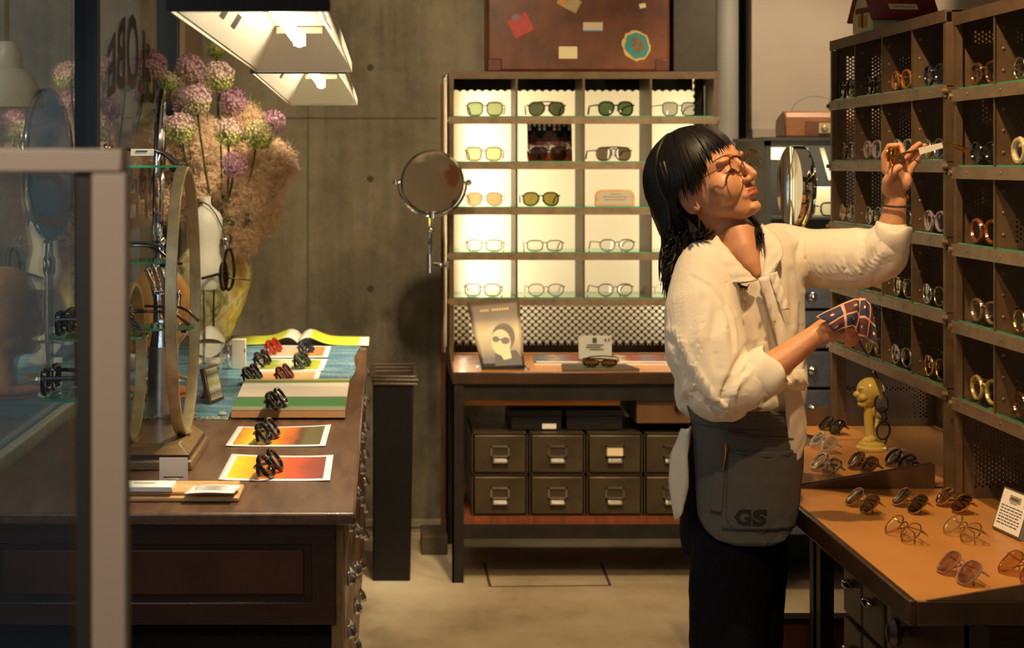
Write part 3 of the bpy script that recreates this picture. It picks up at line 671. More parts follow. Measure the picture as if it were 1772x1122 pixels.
# ------------------------------------------------------------------ suitcase and steel box on top of the glowing shelf
sc_ = thing('suitcase', 'old brown leather suitcase covered in travel stickers on top of the glowing shelf', 'suitcase', (P(1001,0,6.27).x, 6.27, 1.8275))
LEA = mat('cracked_brown_leather', S(98,52,22), .42, var=.55, scale=7, bump=.15, coat=.15)
w = 159/463
obj('shell', MB().box((-w,0,0), (w,.17,.46)), LEA, sc_, bevel=.012)
obj('lid_seam', MB().box((-w-.002,.10,-.0), (w+.002,.108,.462)), mat('leather_seam', S(58,26,12), .5), sc_, bevel=.002)
for x in (-w+.03, w-.03):
    cb = MB(); cb.box((x-.028,-.003,.0), (x+.028,.02,.05)); obj('corner_patch', cb, mat('corner_leather', S(86,36,14), .45, var=.3), sc_, bevel=.006)
def sticker(name, u, v, wpx, hpx, rot, mt, outl=None):
    p = P(u,v,6.268)-sc_.location; p.y = -.0012; q = outl or [(-.5,-.5),(.5,-.5),(.5,.5),(-.5,.5)]
    s_ = 1/462.7; return obj(name, MB().prism([(x*wpx*s_, z*hpx*s_) for x, z in q], .001, Matrix.Translation(p+Vector((0,0,0))) @ Matrix.Rotation(-rot, 4, 'Y') @ MX), mt, sc_, smooth=0)
ragged = lambda n, k: [(math.cos(2*PI*i/n)*.5*(1+.07*math.sin(i*k)), math.sin(2*PI*i/n)*.5*(1+.06*math.cos(i*k*1.3))) for i in range(n)]
sticker('pink_sticker', 901,44,36,34,.45, mat('pink_paper', S(172,60,52), .6, var=.25, scale=60))
sticker('grey_sticker_patch', 892,30,12,10,.45, mat('grey_paper', S(120,100,110), .6)).location.y -= .001
sticker('white_sticker', 1026,47,34,17,0, mat('white_blue', S(196,180,150), .6)); sticker('blue_edge', 1026,54,34,3,0, mat('blue_edge', S(70,104,150), .6)).location.y -= .001
sticker('cream_sticker', 983,91,32,21,0, CARD)
sticker('torn_sticker', 985,4,38,24,-.5, mat('torn_paper', S(160,144,96), .6, var=.4, scale=60)); sticker('orange_sticker_patch', 974,4,10,8,.6, mat('orange_paper', S(206,120,40), .6)).location.y -= .001
sticker('round_sticker', 1101,79,48,54,.5, mat('yellow_rim', S(196,160,84), .6), ragged(24,2.1)); sticker('teal_ring', 1102,79,40,46,.5, mat('teal', S(40,124,116), .6), ragged(24,1.3)).location.y -= .0012; sticker('brown_centre', 1103,78,20,30,.5, mat('brown_oval', S(110,92,58), .6, var=.4, scale=60), ragged(20,1.1)).location.y -= .0024
sticker('cream_scrap', 1112,10,11,8,.2, CARD)
mono('steel_case', MB().box((P(1165,0,6.3).x,6.30,1.8275), (P(1240,0,6.3).x,6.5,2.25)), mat('olive_black_steel', S(54,48,36), .55, .3, var=.2), 'olive black steel box standing right of the suitcase on the glowing shelf', 'box', bevel=.004)

# ------------------------------------------------------------------ wall mirror on a swing arm
wm = thing('shaving_mirror', 'round chrome magnifying mirror on a swing arm against the concrete wall', 'mirror', P(748,320,6.3))
c = P(748,316,6.10); R_ = 54*6.10/F
Mf = Matrix.Rotation(math.radians(7), 4, 'Z') @ Matrix.Rotation(math.radians(1.5), 4, 'X')
loc = lambda x, y, z: c+(Mf @ Vector((x,y,z)))
mfb = MB(); G = [[loc(r*R_*.96*math.cos(a), -.006+.001*(1-r*r), r*R_*.96*math.sin(a)) for a in [2*PI*k/48 for k in range(49)]] for r in (0,.25,.5,.75,1)]
mfb.grid(G, False); obj('mirror_face', mfb, MIRROR, wm, world=True)
ring = MB(); ring.tube([loc(R_*math.cos(2*PI*k/48), 0, R_*math.sin(2*PI*k/48)) for k in range(48)], .0045, 8, closed=True, ref=Mf @ Vector((0,1,0)), d=.012)
ring.lathe([(R_,.004),(R_*.8,.016),(.001,.020)], c, 40, M=Mf @ Matrix.Rotation(-PI/2, 4, 'X')); obj('bezel', ring, CHROME, wm, world=True)
yk = MB(); yk.tube([c+Vector((1.09*R_*math.cos(a), .0, 1.09*R_*math.sin(a)-.0)) for a in [PI+.0+PI*k/24 for k in range(25)]], .0045, 8)
for sx in (-1, 1): yk.cyl(c+Vector((sx*R_*.98,0,0)), c+Vector((sx*R_*1.16,0,0)), .005); yk.ell(c+Vector((sx*R_*1.17,0,0)), .011)
obj('yoke', yk, CHROME, wm, world=True)
ar = MB(); p0 = c+Vector((-.008,0,-1.09*R_)); p1 = P(744,462,6.12)
ar.tube([p0, P(745,395,6.12), p1], .008); ar.ell(P(745,398,6.11), .013); ar.cyl(P(748,378,6.10), P(748,366,6.10), .012); ar.cyl(P(742,440,6.12), P(742,473,6.12), .010)
ar.tube([P(742,458,6.12), P(758,458,6.16), P(772,460,6.24)], .006); ar.ell(P(762,458,6.17), .011); obj('swing_arm', ar, CHROME, wm, world=True)
obj('wall_plate', MB().box(P(772,466,6.24)-Vector((.0,.02,0)), P(777,452,6.24)+Vector((0,.03,0))), CHROME, wm, world=True, bevel=.002)

# ------------------------------------------------------------------ waste bin
bn = thing('waste_bin', 'black square bin with wire rim between the counter and the steel workbench', 'bin', (-.02,6.1,0))
xr = P(716,0,5.94).x; xb = P(710,0,5.94).x; n_ = .145
obj('bin_body', MB().loft([[Vector((xb-n_+.012,5.95,0)),Vector((xb,5.95,0)),Vector((xb,6.22,0)),Vector((xb-n_+.012,6.22,0))],[Vector((xr-n_,5.94,.70)),Vector((xr,5.94,.70)),Vector((xr,6.24,.70)),Vector((xr-n_,6.24,.70))]]), mat('bin_black', S(15,13,11), .4, var=.3, scale=4, spec=.3), bn, world=True, bevel=.006)
rm = MB()
for z, d in ((.702,0), (.716,.004), (.728,-.004)): rm.tube([Vector((xr-n_+d,5.936,z)),Vector((xr+.008+d,5.936,z)),Vector((xr+.008+d,6.245,z+.006)),Vector((xr-n_+d,6.245,z+.006))], .005, 6, closed=True)
obj('wire_rim', rm, mat('rim_brown', S(84,70,54), .4, .5), bn, world=True)

# ------------------------------------------------------------------ counter on the left
ZT = .86
tb = thing('counter_table', 'long dark wooden shop counter with cup-pull drawers along its right side', 'counter', (-.45,4.5,0))
xf, xk = -.0565, -.069
top = [Vector((-.775,2.98,0)), Vector((xf,2.98,0)), Vector((xk,6.08,0)), Vector((-.775,6.08,0))]
obj('table_top', MB().loft([[p+Vector((0,0,ZT-.022)) for p in top], [p+Vector((0,0,ZT)) for p in top]]), TABLEW, tb, world=True, bevel=.005)
bd = MB().box((-.755,3.012,.655), (-.092,6.05,ZT-.022)); obj('carcass', bd, MAHOG, tb, world=True)
mo = MB(); Xa, Xb, z0, z1 = -.74, -.10, .668, .83
mo.box((Xa,3.0,z1-.03), (Xb+.008,3.012,z1+.008)).box((Xa,3.0,z0-.013), (Xb+.008,3.012,z0+.028)).box((Xb-.036,3.0005,z0), (Xb+.0075,3.012,z1)); mo.box((Xa,3.0005,z0), (Xa+.04,3.012,z1)); obj('panel_frame', mo, MAHOG, tb, world=True, bevel=.003)
mo = MB().box((Xa+.05,3.006,z0+.04), (Xb-.05,3.010,z1-.042)); obj('panel_field', mo, mat('panel_veneer', S(72,36,16), .4, var=.35, scale=6), tb, world=True, bevel=.003)
obj('plinth', MB().box((-.74,3.05,0), (-.10,6.03,.655)), mat('plinth_black', S(14,10,8), .7, spec=.2), tb, world=True)
obj('corner_strip', MB().box((-.10,3.008,.0), (-.078,3.03,ZT-.022)), mat('light_corner_wood', S(120,88,50), .4, var=.3, stretch=(14,14,2)), tb, world=True, bevel=.002)
YC = [3.06, 3.62, 4.45, 5.25, 6.04]
for q in range(4):
    rows = 5 if q == 0 else 7
    for r in range(rows):
        h = .10 if q == 0 else .088; zt = ZT-.035-r*(h+.004) if q else ZT-.05-r*(h+.006)
        if zt-h < .03: continue
        d_ = obj('drawer', MB().box((-.092,YC[q]+.012,zt-h), (-.078,YC[q+1]-.012,zt)), MAHOG if (q+r) % 2 else mat('drawer_wood_%d_%d' % (q, r), S(96,62,34), .4, var=.3, scale=6), tb, world=True, bevel=.002)
        ym = (YC[q]+YC[q+1])/2+(.0 if q else .01); zc = zt-h*.45; sp = MB()
        sp.grid([[Vector((-.078+.018*math.sin(PI*.5*i/5)*math.sin(PI*k/10)**.5 if 0 < k < 10 else -.078, ym-.03+.06*k/10, zc+.012-.026*(1-math.cos(PI*.5*i/5)))) for k in range(11)] for i in range(6)], False)
        obj('cup_pull', sp, SILVER, d_, world=True, solid=.002)

# indigo cloth runner with a frayed front hem
CLOTH, t, b, out = nt('indigo_cloth')
n1 = node(t, 'ShaderNodeTexNoise', Scale=5, Detail=6); n2 = node(t, 'ShaderNodeTexNoise', Scale=60, Detail=3); t.links.new(coords(t, (1,4,1)), n1.inputs['Vector']); t.links.new(coords(t, (3,.3,1)), n2.inputs['Vector'])
mx = t.nodes.new('ShaderNodeMath'); mx.operation = 'MULTIPLY_ADD'; mx.inputs[1].default_value = .4; t.links.new(n2.outputs['Fac'], mx.inputs[0]); t.links.new(n1.outputs['Fac'], mx.inputs[2])
t.links.new(ramp(t, mx.outputs[0], [(.45, S(52,88,108)), (.7, S(84,122,138)), (.9, S(126,152,156))]), b.inputs['Base Color']); b.inputs['Roughness'].default_value = .9
xr0, xr1, y0, y1 = on(592,722,ZT).x, -.095, on(592,724,ZT).y, 5.72
G = []
for j in range(61):
    row = []
    for i in range(41):
        f, g = i/40, j/60; y = y0+(y1-y0)*g+.008*math.sin(f*9)*(1-g); xr_ = xr0+(xr1-xr0)*g+.006*math.sin(g*14)
        row.append(Vector((-.765+(xr_+.765)*f, y, ZT+.0025+.0016*math.sin(f*31+g*8)*math.sin(g*23)+.002*max(0, noise.noise(Vector((f*7,g*9,3)))))))
    G.append(row)
cl = mono('cloth_runner', MB().grid(G), CLOTH, 'faded indigo blue cloth runner with a frayed hem laid over the counter', 'cloth', solid=.0012)
fr = MB(); random.seed(3)
for k in range(420):
    f = random.random(); x = -.765+(xr0+.765)*f; y = y0+.008*math.sin(f*9); 
    fr.tube([(x,y+.006,ZT+.003), (x+random.uniform(-.006,.006), y-.006, ZT+.004+random.random()*.004), (x+random.uniform(-.01,.01), y-random.uniform(.012,.026), ZT+.0012)], .0008, 4)
o = obj('fringe', fr, mat('fringe_thread', S(150,152,134), .9), cl, smooth=0); o['kind'] = 'stuff'
kn = MB()
for u in (333, 385): p = on(u,722,ZT); kn.ell(p+Vector((0,0,.007)), (.012,.009,.007), 10, 6)
obj('hem_knot', kn, mat('knot_thread', S(140,146,132), .9), cl)

# printed sheets and books in a row along the counter edge
def flat(name, label, cat, quad, z, mt, th=.0012, curl=0):
    q = [on(u,v,z) for u, v in quad]; n = 14
    G = [[(q[0]*(1-i/n)+q[1]*i/n)*(1-j/n)+(q[3]*(1-i/n)+q[2]*i/n)*j/n+Vector((0,0,th+curl*(abs(2*i/n-1)**3)*(.6+.4*j/n))) for i in range(n+1)] for j in range(n+1)]
    return mono(name, MB().grid(G), mt, label, cat, group='printed sheets on the counter', solid=.0008)
SUN1 = uvprint('sunset_print_red', [(0,S(200,210,40)),(.18,S(236,176,24)),(.4,S(240,120,20)),(.6,S(214,76,30)),(.78,S(150,60,40)),(1,S(110,50,40))], .3, 3, margin=.065)
SUN2 = uvprint('sunset_print_gold', [(0,S(150,84,30)),(.16,S(232,170,30)),(.3,S(255,226,110)),(.42,S(240,150,24)),(.58,S(214,104,22)),(.7,S(90,62,34)),(.78,S(104,92,52)),(1,S(96,88,52))], .22, 4, margin=.06)
BEACH = uvprint('beach_print', [(0,S(150,120,80)),(.08,S(120,140,110)),(.14,S(64,116,60)),(.34,S(70,130,64)),(.38,S(110,100,110)),(.42,S(222,206,182)),(.72,S(232,216,196)),(.76,S(244,240,226)),(.84,S(240,236,220)),(.88,S(120,140,60)),(.96,S(150,160,80)),(1,S(236,230,214))], .03, 5, axis=1)
TAN = uvprint('tan_print', [(0,S(214,166,112)),(.5,S(206,150,96)),(.8,S(222,180,130)),(1,S(200,150,100))], .5, 3, margin=.07)
GRN = uvprint('meadow_print', [(0,S(120,130,50)),(.3,S(150,160,60)),(.5,S(196,196,170)),(.7,S(130,140,50)),(1,S(180,190,60))], .8, 4, margin=.08)
TAN2 = uvprint('rust_print', [(0,S(196,150,110)),(.4,S(214,186,160)),(.7,S(200,140,84)),(1,S(190,120,60))], .6, 4, margin=.08)
flat('photo_print', 'red and orange sunset print at the front of the counter', 'print', [(377,833),(571,834),(577,791),(401,789)], ZT, SUN1, .0012, .003)
flat('photo_print', 'golden sunset print with dark trees, second from the counter front', 'print', [(390,774),(563,774),(573,738),(412,741)], ZT, SUN2, .0012, .003)
bk2 = thing('photo_book', 'closed photo book with a green meadow and sand cover on the blue cloth', 'book', on(500,700,ZT+.006))
q = [on(u,v,ZT+.006) for u, v in ((400,723),(597,723),(605,667),(424,668))]
obj('pages', MB().loft([[p+Vector((0,0,0)) for p in q], [p+Vector((0,0,.016)) for p in q]]), mat('page_block', S(180,130,84), .6), bk2, world=True)
obj('cover', MB().grid([[(q[0]*(1-i/12)+q[1]*i/12)*(1-j/12)+(q[3]*(1-i/12)+q[2]*i/12)*j/12+Vector((0,0,.0175)) for i in range(13)] for j in range(13)]), BEACH, bk2, world=True, smooth=0, solid=.0015)
flat('photo_print', 'tan print under the dark and the ruby glasses on the blue cloth', 'print', [(414,664),(549,664),(556,643),(429,644)], ZT+.0065, TAN)
flat('photo_print', 'meadow print in the middle of the blue cloth under the olive glasses', 'print', [(436,643),(559,642),(567,622),(450,622)], ZT+.0065, GRN)
flat('photo_print', 'rust-coloured print at the back of the cloth under red and navy glasses', 'print', [(452,620),(567,619),(573,600),(462,598)], ZT+.0065, TAN2)
# open magazine at the back
mg = thing('open_magazine', 'open magazine with lime green pages at the back end of the counter', 'magazine', on(525,590,ZT))
yf = on(520,600,ZT).y; ybk = yf+.27
for sgn, lab in ((-1,'page'), (1,'page')):
    G = []
    for j in range(11):
        row = []
        for i in range(17):
            f = i/16; x = -.305+sgn*.242*f+(.012 if j > 5 else 0)*0; y = yf-.02*f*(1 if sgn > 0 else .2)+(ybk-yf)*j/10
            z = ZT+.006+.030*math.exp(-((f-.10)/.22)**2)*(1-math.exp(-f*14)*.75)+(.004 if sgn < 0 else .002)*f*(1-f)*2
            row.append(Vector((x,y,z)))
        G.append(row)
    lime = uvprint('lime_page_%d' % sgn, [(0,S(238,234,214)),(.14,S(240,236,216)),(.2,S(206,212,56)),(.84,S(214,216,70)),(.9,S(238,234,214)),(1,S(238,234,214))], .05, 3)
    obj('page', MB().grid(G), lime, mg, world=True, solid=.004)

# folded eyewear lined up on the counter
def gl_counter(u, v, z, lab, kw, rz=1.40, nm='sunglasses'):
    p = on(u, v, z); glasses(nm, lab, nm, (p.x, p.y, z), rz=rz, folded=True, tilt=-.62, group='folded eyewear on the counter', **kw)
cz = ZT+.0025
gl_counter(482,822,cz,'black rounded sunglasses with clear lenses on the red sunset print',dict(style='round',fm=BLK,lens=(.55,.5,.45),r=.0038,lh=.046))
gl_counter(476,763,cz,'black square sunglasses on the golden sunset print',dict(style='square',fm=plastic(S(20,22,30)),lens=SMK,r=.0038))
gl_counter(491,708,ZT+.0255,'heavy black sunglasses on the meadow and sand photo book',dict(style='square',fm=BLK,lens=DK,r=.004))
gl_counter(447,661,cz+.0066,'navy black sunglasses on the left of the tan print',dict(style='square',fm=plastic(S(18,22,36)),lens=DK,r=.004))
gl_counter(503,660,cz+.0066,'ruby red sunglasses on the right of the tan print',dict(style='panto',fm=RUBY,lens=(.3,.08,.05),r=.0036))
gl_counter(464,633,cz+.0066,'black glasses with pale lenses beside the meadow print',dict(style='round',fm=BLK,lens=(.5,.46,.4),r=.0038))
gl_counter(533,636,cz+.0066,'olive green sunglasses on the right of the meadow print',dict(style='panto',fm=OLIVE,lens=G2,r=.004))
gl_counter(483,611,cz+.0066,'bright red glasses at the back left of the print row',dict(style='panto',fm=REDP,lens=(.7,.3,.22),r=.0038))
gl_counter(539,612,cz+.0066,'navy blue glasses at the back right of the print row',dict(style='square',fm=NAVY,lens=SMK,r=.0038))

# tray with cards in front
ty = thing('card_tray', 'pale wooden card tray lying at the front of the counter', 'tray', on(330,865,ZT))
a, c = on(413,870,ZT), on(408,842,ZT+.012)
obj('tray_base', MB().box((-.53,a.y,ZT+.0005), (a.x,a.y+.125,ZT+.010)), PALEW, ty, world=True, bevel=.003); obj('tray_top', MB().box((-.52,a.y+.012,ZT+.010), (a.x-.007,a.y+.118,ZT+.018)), PALEW, ty, world=True, bevel=.003)
zt = ZT+.0185
lb = thing('white_card_box', 'long white card box lying on the left of the pale wooden tray', 'box', on(256,850,zt))
p, q = on(178,852,zt), on(298,852,zt); obj('card_box', MB().box((p.x,p.y,zt), (q.x,p.y+.06,zt+.010)), PAPER, lb, world=True, bevel=.0015)
tx = MB().box((q.x-.075,p.y+.03,zt+.0102), (q.x-.035,p.y+.036,zt+.0106)); obj('box_text', tx, mat('pale_ink', S(150,140,126), .7), lb, world=True, smooth=0)
pp = thing('paper_slip', 'curved printed paper slip on the right of the pale wooden tray', 'paper', on(362,850,zt))
p, q = on(318,856,zt), on(403,858,zt); W2 = q.x-p.x
G = [[Vector((p.x+W2*i/12+.008*(j/8), p.y+.075*j/8, zt+.001+.006*math.sin(PI*i/12)*.4+.006*max(0,(i/12-.8))*5*.2)) for i in range(13)] for j in range(9)]
obj('sheet', MB().grid(G), PAPER, pp, world=True, solid=.0006)
tx = MB()
for k in range(5): tx.box((p.x+W2*.18,p.y+.018+.010*k,zt+.0046), (p.x+W2*(.86-.07*(k % 3)),p.y+.0205+.010*k,zt+.0049))
obj('text_lines', tx, mat('grey_ink', S(120,112,100), .7), pp, world=True, smooth=0)
qc = thing('notice_card', 'small blank white notice card held upright by a brass clip behind the tray', 'card', on(299,838,ZT))
p, q = on(275,840,ZT), on(324,840,ZT)
obj('card', MB().box((p.x,p.y+.006,ZT+.002), (q.x,p.y+.0075,ZT+.052)), PAPER, qc, world=True); obj('clip', MB().box(((p.x+q.x)/2-.010,p.y,ZT), ((p.x+q.x)/2+.010,p.y+.014,ZT+.012)), BRASS, qc, world=True, bevel=.001)
tx = MB().box((p.x+.008,p.y+.0055,ZT+.0135), (q.x-.008,p.y+.006,ZT+.0155)); obj('caption', tx, INK, qc, world=True, smooth=0)
# ------------------------------------------------------------------ brass hoop display stand with glass discs
hs = thing('hoop_stand', 'display stand of two upright brass hoops on a stepped wooden base, carrying round glass shelves', 'stand', (-.52,3.52,ZT))
BASEW = wood('waxed_base_wood', S(96,72,46), S(150,120,80), .3, stretch=(2,14,14), coat=.3)
obj('base_step', MB().box((-.62,3.39,ZT+.0005), (-.395,3.70,ZT+.020)), BASEW, hs, world=True, bevel=.003)
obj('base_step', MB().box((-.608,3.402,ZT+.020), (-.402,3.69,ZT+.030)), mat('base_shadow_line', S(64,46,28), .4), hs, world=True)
obj('base_step', MB().loft([[Vector(p) for p in ((-.608,3.40,ZT+.030),(-.402,3.40,ZT+.030),(-.402,3.69,ZT+.030),(-.608,3.69,ZT+.030))], [Vector(p) for p in ((-.59,3.425,ZT+.050),(-.425,3.425,ZT+.050),(-.425,3.67,ZT+.050),(-.59,3.67,ZT+.050))]]), BASEW, hs, world=True, bevel=.002)
def hoop(cx_, cy_, zc, ry, rz_, wd=.0115, tk=.005):
    pts = [Vector((cx_+.0*math.sin(a), cy_+ry*math.cos(a), zc+rz_*math.sin(a))) for a in [2*PI*k/64 for k in range(64)]]
    h = MB(); n = len(pts); rings = []
    for k in range(n):
        t_ = (pts[(k+1) % n]-pts[k-1]).normalized(); nn_ = Vector((1,0,0)).cross(t_).normalized()
        rings.append([pts[k]+Vector((dx,0,0))+nn_*dn for dx, dn in ((-wd,-tk),(wd,-tk),(wd,tk),(-wd,tk))])
    h.loft(rings, cap=False, closed=True); return h
z0 = ZT+.0505
R1 = .279; obj('hoop', hoop(-.432,3.56,z0+R1+.003,.215,R1), BRASS, hs, world=True, bevel=.001)
R2 = .160; obj('hoop', hoop(-.530,3.46,z0+R2+.003,.15,R2), BRASS, hs, world=True, bevel=.001)
for p in ((-.432,3.56),(-.53,3.46)): obj('hoop_foot', MB().box((p[0]-.016,p[1]-.022,z0-.0005), (p[0]+.016,p[1]+.022,z0+.003)), BRASS, hs, world=True)
DISC = [(-.520,3.57,1.4735,.088), (-.530,3.52,1.2745,.080), (-.487,3.64,1.125,.070), (-.585,3.40,1.130,.100), (-.600,3.33,1.020,.094)]
for k, (x, y, z, r) in enumerate(DISC):
    o = obj('glass_disc', MB().lathe([(r,0),(r,.005)], (x,y,z), 48), [GLASS_G, GLASS_EDGE], hs, world=True, smooth=0)
    for p in o.data.polygons:
        if abs(p.normal.z) < .5: p.material_index = 1
    br = MB(); hx, hy = ((-.432,3.56+(.0 if k == 0 else .2)) if k < 3 else (-.53,3.46))
    ex = min(x+r-.012, hx); br.box((ex-.02,y-.006,z-.005), (hx+.002,y+.006,z)); br.cyl((ex-.01,y,z-.010), (ex-.01,y,z-.005), .006); obj('bracket', br, IRON, hs, world=True)
    if k >= 3: obj('support_rod', MB().cyl((x+.02,y+.03,ZT+.05 if y > 3.44 else ZT+.001), (x+.02,y+.03,z), .007), CHROME, hs, world=True)
def on_disc(k, lab, kw, dx=0, dy=0, rz=-PI/2, nm='sunglasses'):
    x, y, z, r = DISC[k]; glasses(nm, lab, nm, (x+dx, y+dy, z+.0055), rz=rz, group='eyewear on the hoop stand', spread=-.02, **kw)
g0 = [on_disc(0,'tortoise glasses with a white tag on the top glass disc of the hoop stand',dict(style='square',fm=DTORT,lens=(.4,.3,.2),r=.0034,lh=.036),-.075,-.0,-PI/2+.05),
 on_disc(1,'olive green glasses on the second glass disc of the hoop stand','' or dict(style='panto',fm=OLIVE,lens=CLEAR,r=.0032,lh=.036),-.070,0,-PI/2+.03),
 on_disc(2,'dark red tortoise glasses on the glass disc below the tall hoop middle',dict(style='square',fm=TORT,lens=(.3,.16,.1),r=.0034),-.075,0,-PI/2-.12),
 on_disc(3,'black sunglasses on the middle left glass disc of the hoop stand',dict(style='square',fm=BLK,lens=DK,r=.0042,lh=.044),-.068,-.0,-PI/2-.1),
 on_disc(4,'thick black sunglasses on the lowest glass disc, nearest the window',dict(style='square',fm=BLK,lens=DK,r=.0046,lh=.046),-.070,-.0,-PI/2-.05)]
tg = mono('price_tag', MB().box((-.535,3.497,1.4985), (-.487,3.499,1.513)), PAPER, 'white folded price tag clipped to the glasses on the top glass disc', 'tag')
tx = MB().box((-.524,3.4962,1.507), (-.500,3.4968,1.5095)); obj('tag_print', tx, INK, tg, smooth=0)

# ------------------------------------------------------------------ silver hand sculpture
hd = thing('silver_hand', 'polished silver hand sculpture standing on its cuff behind the brass hoops', 'sculpture', (-.555,4.13,ZT))
obj('cuff', MB().lathe([(.041,0),(.041,.004),(.037,.05),(.034,.12),(.0335,.172)], n=32), SILVER, hd)
def fuse(mb, voxel, smooth=4, fac=.5):
    me = mb.mesh('fuse', 0); o = bpy.data.objects.new('fuse', me); COL.objects.link(o)
    m = o.modifiers.new('r', 'REMESH'); m.mode = 'VOXEL'; m.voxel_size = voxel
    if smooth: m2 = o.modifiers.new('s', 'SMOOTH'); m2.factor = fac; m2.iterations = smooth
    dg = bpy.context.evaluated_depsgraph_get(); r = bpy.data.meshes.new_from_object(o.evaluated_get(dg))
    bpy.data.objects.remove(o); bpy.data.meshes.remove(me); r.polygons.foreach_set('use_smooth', [True]*len(r.polygons)); return r
h = MB(); h.cap([(0,0,.165),(0,0,.20),(.002,0,.235)], [.032,.026,.024]); 
h.tube([(.0,0,.225),(.004,0,.25),(.006,0,.285),(.004,0,.305)], [.024,.029,.031,.030], 14, d=[.019,.020,.019,.017])
for x, l, r, bend in ((-.019,.062,.0098,.010),(-.006,.074,.0104,.008),(.008,.068,.0102,.004),(.021,.054,.0092,.0)):
    h.cap([(x+.004,0,.295),(x+.002-bend*.3,-.006,.30+l*.45),(x-bend,-.014,.30+l*.8),(x-bend*1.3,-.024,.30+l)], [.0085,r,r*.92,r*.8])
h.cap([(.022,.0,.25),(.040,-.012,.275),(.044,-.022,.305)], [.012,.009,.0075])
obj('hand', fuse(h, .0028, 3), mat('polished_silver', (.80,.80,.80), .09, 1), hd)
# ------------------------------------------------------------------ tan wooden head on a turned base
wh = thing('mannequin_head', 'large tan wooden head form facing left on a round turned base', 'head form', (-.617,4.47,ZT))
HEADW = wood('waxed_tan_wood', S(180,122,54), S(224,172,98), .3, stretch=(3,3,1.2), scale=4, coat=.4)
b_ = MB().lathe([(.094,0),(.096,.006),(.088,.012),(.090,.018),(.084,.024),(.04,.030)], n=40); obj('turned_base', b_, wood('base_orange_wood', S(132,74,34), S(178,112,58), .35), wh)
h = MB(); h.ell((.012,0,.235), (.088,.078,.115), 24, 16); h.ell((.0,0,.175), (.066,.058,.075), 20, 12); h.tube([(.02,0,.02),(.02,0,.08),(.018,0,.15)], [.036,.037,.045], 20)
h.ell((-.055,0,.135), (.026,.024,.022)); h.ell((-.077,0,.185), (.016,.013,.026)); h.ell((-.068,0,.215), (.018,.04,.016))
obj('head', fuse(h, .005, 8), HEADW, wh)
# ------------------------------------------------------------------ round mirror on a chrome stand (seen edge-on)
ms = thing('table_mirror', 'round mirror on a chrome column stand seen edge-on in front of the flowers', 'mirror', (-.652,4.80,ZT))
obj('base', MB().lathe([(.088,0),(.088,.006),(.07,.012),(.066,.018),(.05,.022),(.02,.03),(.014,.05)], n=40), CHROME, ms)
obj('column', MB().lathe([(.013,.03),(.012,.30),(.018,.31),(.018,.35),(.012,.36),(.010,.42)], n=24), CHROME, ms)
Rm = .215; zc = .62
Mt = Matrix.Rotation(math.radians(6.2), 4, 'Z') @ Matrix.Rotation(math.radians(1.5), 4, 'Y')
fr_ = MB(); fr_.tube([Mt @ Vector((0, Rm*math.cos(2*PI*k/56), Rm*math.sin(2*PI*k/56)))+Vector((0,0,zc)) for k in range(56)], .006, 8, closed=True, ref=Mt @ Vector((1,0,0)), d=.011); obj('rim', fr_, CHROME, ms)
gm = MB(); Mx = Mt @ Matrix.Rotation(PI/2, 4, 'Y')
gm.lathe([(Rm,-.005),(Rm,.005)], (0,0,zc), 56, M=Mx); obj('mirror_face', gm, MIRROR, ms, smooth=20)
obj('pivot', MB().ell((.004,0,zc-Rm-.004), (.014,.014,.014)).ell((.0,-.03,zc+.02), (.013,.016,.013)), CHROME, ms)
# ------------------------------------------------------------------ white bust with eyewear on a cord
bu = thing('torso_bust', 'small white torso bust on a thin stand wearing a green cord, before the vase', 'bust', (P(357,0,5.2).x,5.2,ZT))
prof = [(.006,.0),(.030,.002),(.044,.018),(.053,.05),(.050,.085),(.041,.115),(.040,.14),(.046,.17),(.051,.20),(.050,.222),(.042,.240),(.026,.254),(.016,.262),(.014,.278),(.014,.290),(.004,.291)]
zb_ = 1.48-(502-285)*5.2/F-ZT
obj('torso', MB().lathe([(r,z+zb_) for r, z in prof], n=36, sx=1.0, sy=.72), mat('bust_white', S(236,228,206), .45), bu)
obj('stand_rod', MB().cyl((-.006,0,.004), (-.006,0,zb_+.01), .004), CHROME, bu); obj('stand_foot', MB().lathe([(.045,0),(.045,.004),(.01,.006)], n=28), CHROME, bu)
ey = thing('hanging_eyeglasses', 'dark tortoise eyeglasses hanging from a green cord around the white bust', 'eyeglasses', (P(405,0,5.12).x,5.12,1.2))
cd = MB(); B0 = bu.location
sh = lambda u, v, Y: P(u,v,Y)
cd.tube([sh(345,352,5.235), sh(352,350,5.172), sh(362,356,5.163), sh(374,372,5.16), sh(385,395,5.165), sh(389,412,5.15), sh(389,424,5.13)], .0022, 6); cd.tube([sh(352,350,5.235), sh(364,350,5.24), sh(372,356,5.235), sh(380,370,5.23), sh(388,392,5.19)], .0022, 6)
obj('cord', cd, mat('green_cord', S(44,66,40), .7), ey, world=True)
rg = MB(); rg.ell(sh(389,428,5.13), .006); rg.tube([sh(389+5*math.cos(a),421+8*math.sin(a),5.13) for a in [2*PI*k/12 for k in range(12)]], .0012, 5, closed=True); obj('ring_clip', rg, CHROME, ey, world=True)
fr_ = MB(); fr_.tube([sh(396+9*math.cos(a),466+36*math.sin(a),5.115+.01*math.sin(a)) for a in [2*PI*k/24 for k in range(24)]], .0050, 6, closed=True)
fr_.tube([sh(387+6*math.cos(a),478+24*math.sin(a),5.14) for a in [2*PI*k/24 for k in range(24)]], .0055, 6, closed=True); fr_.tube([sh(381,474,5.15), sh(366,478,5.16), sh(350,482,5.13)], .0048, 6); obj('frame', fr_, DTORT, ey, world=True)
obj('temple_tip', MB().tube([sh(389,481,5.12), sh(432,485,5.05)], .0022, 6), SW, ey, world=True)
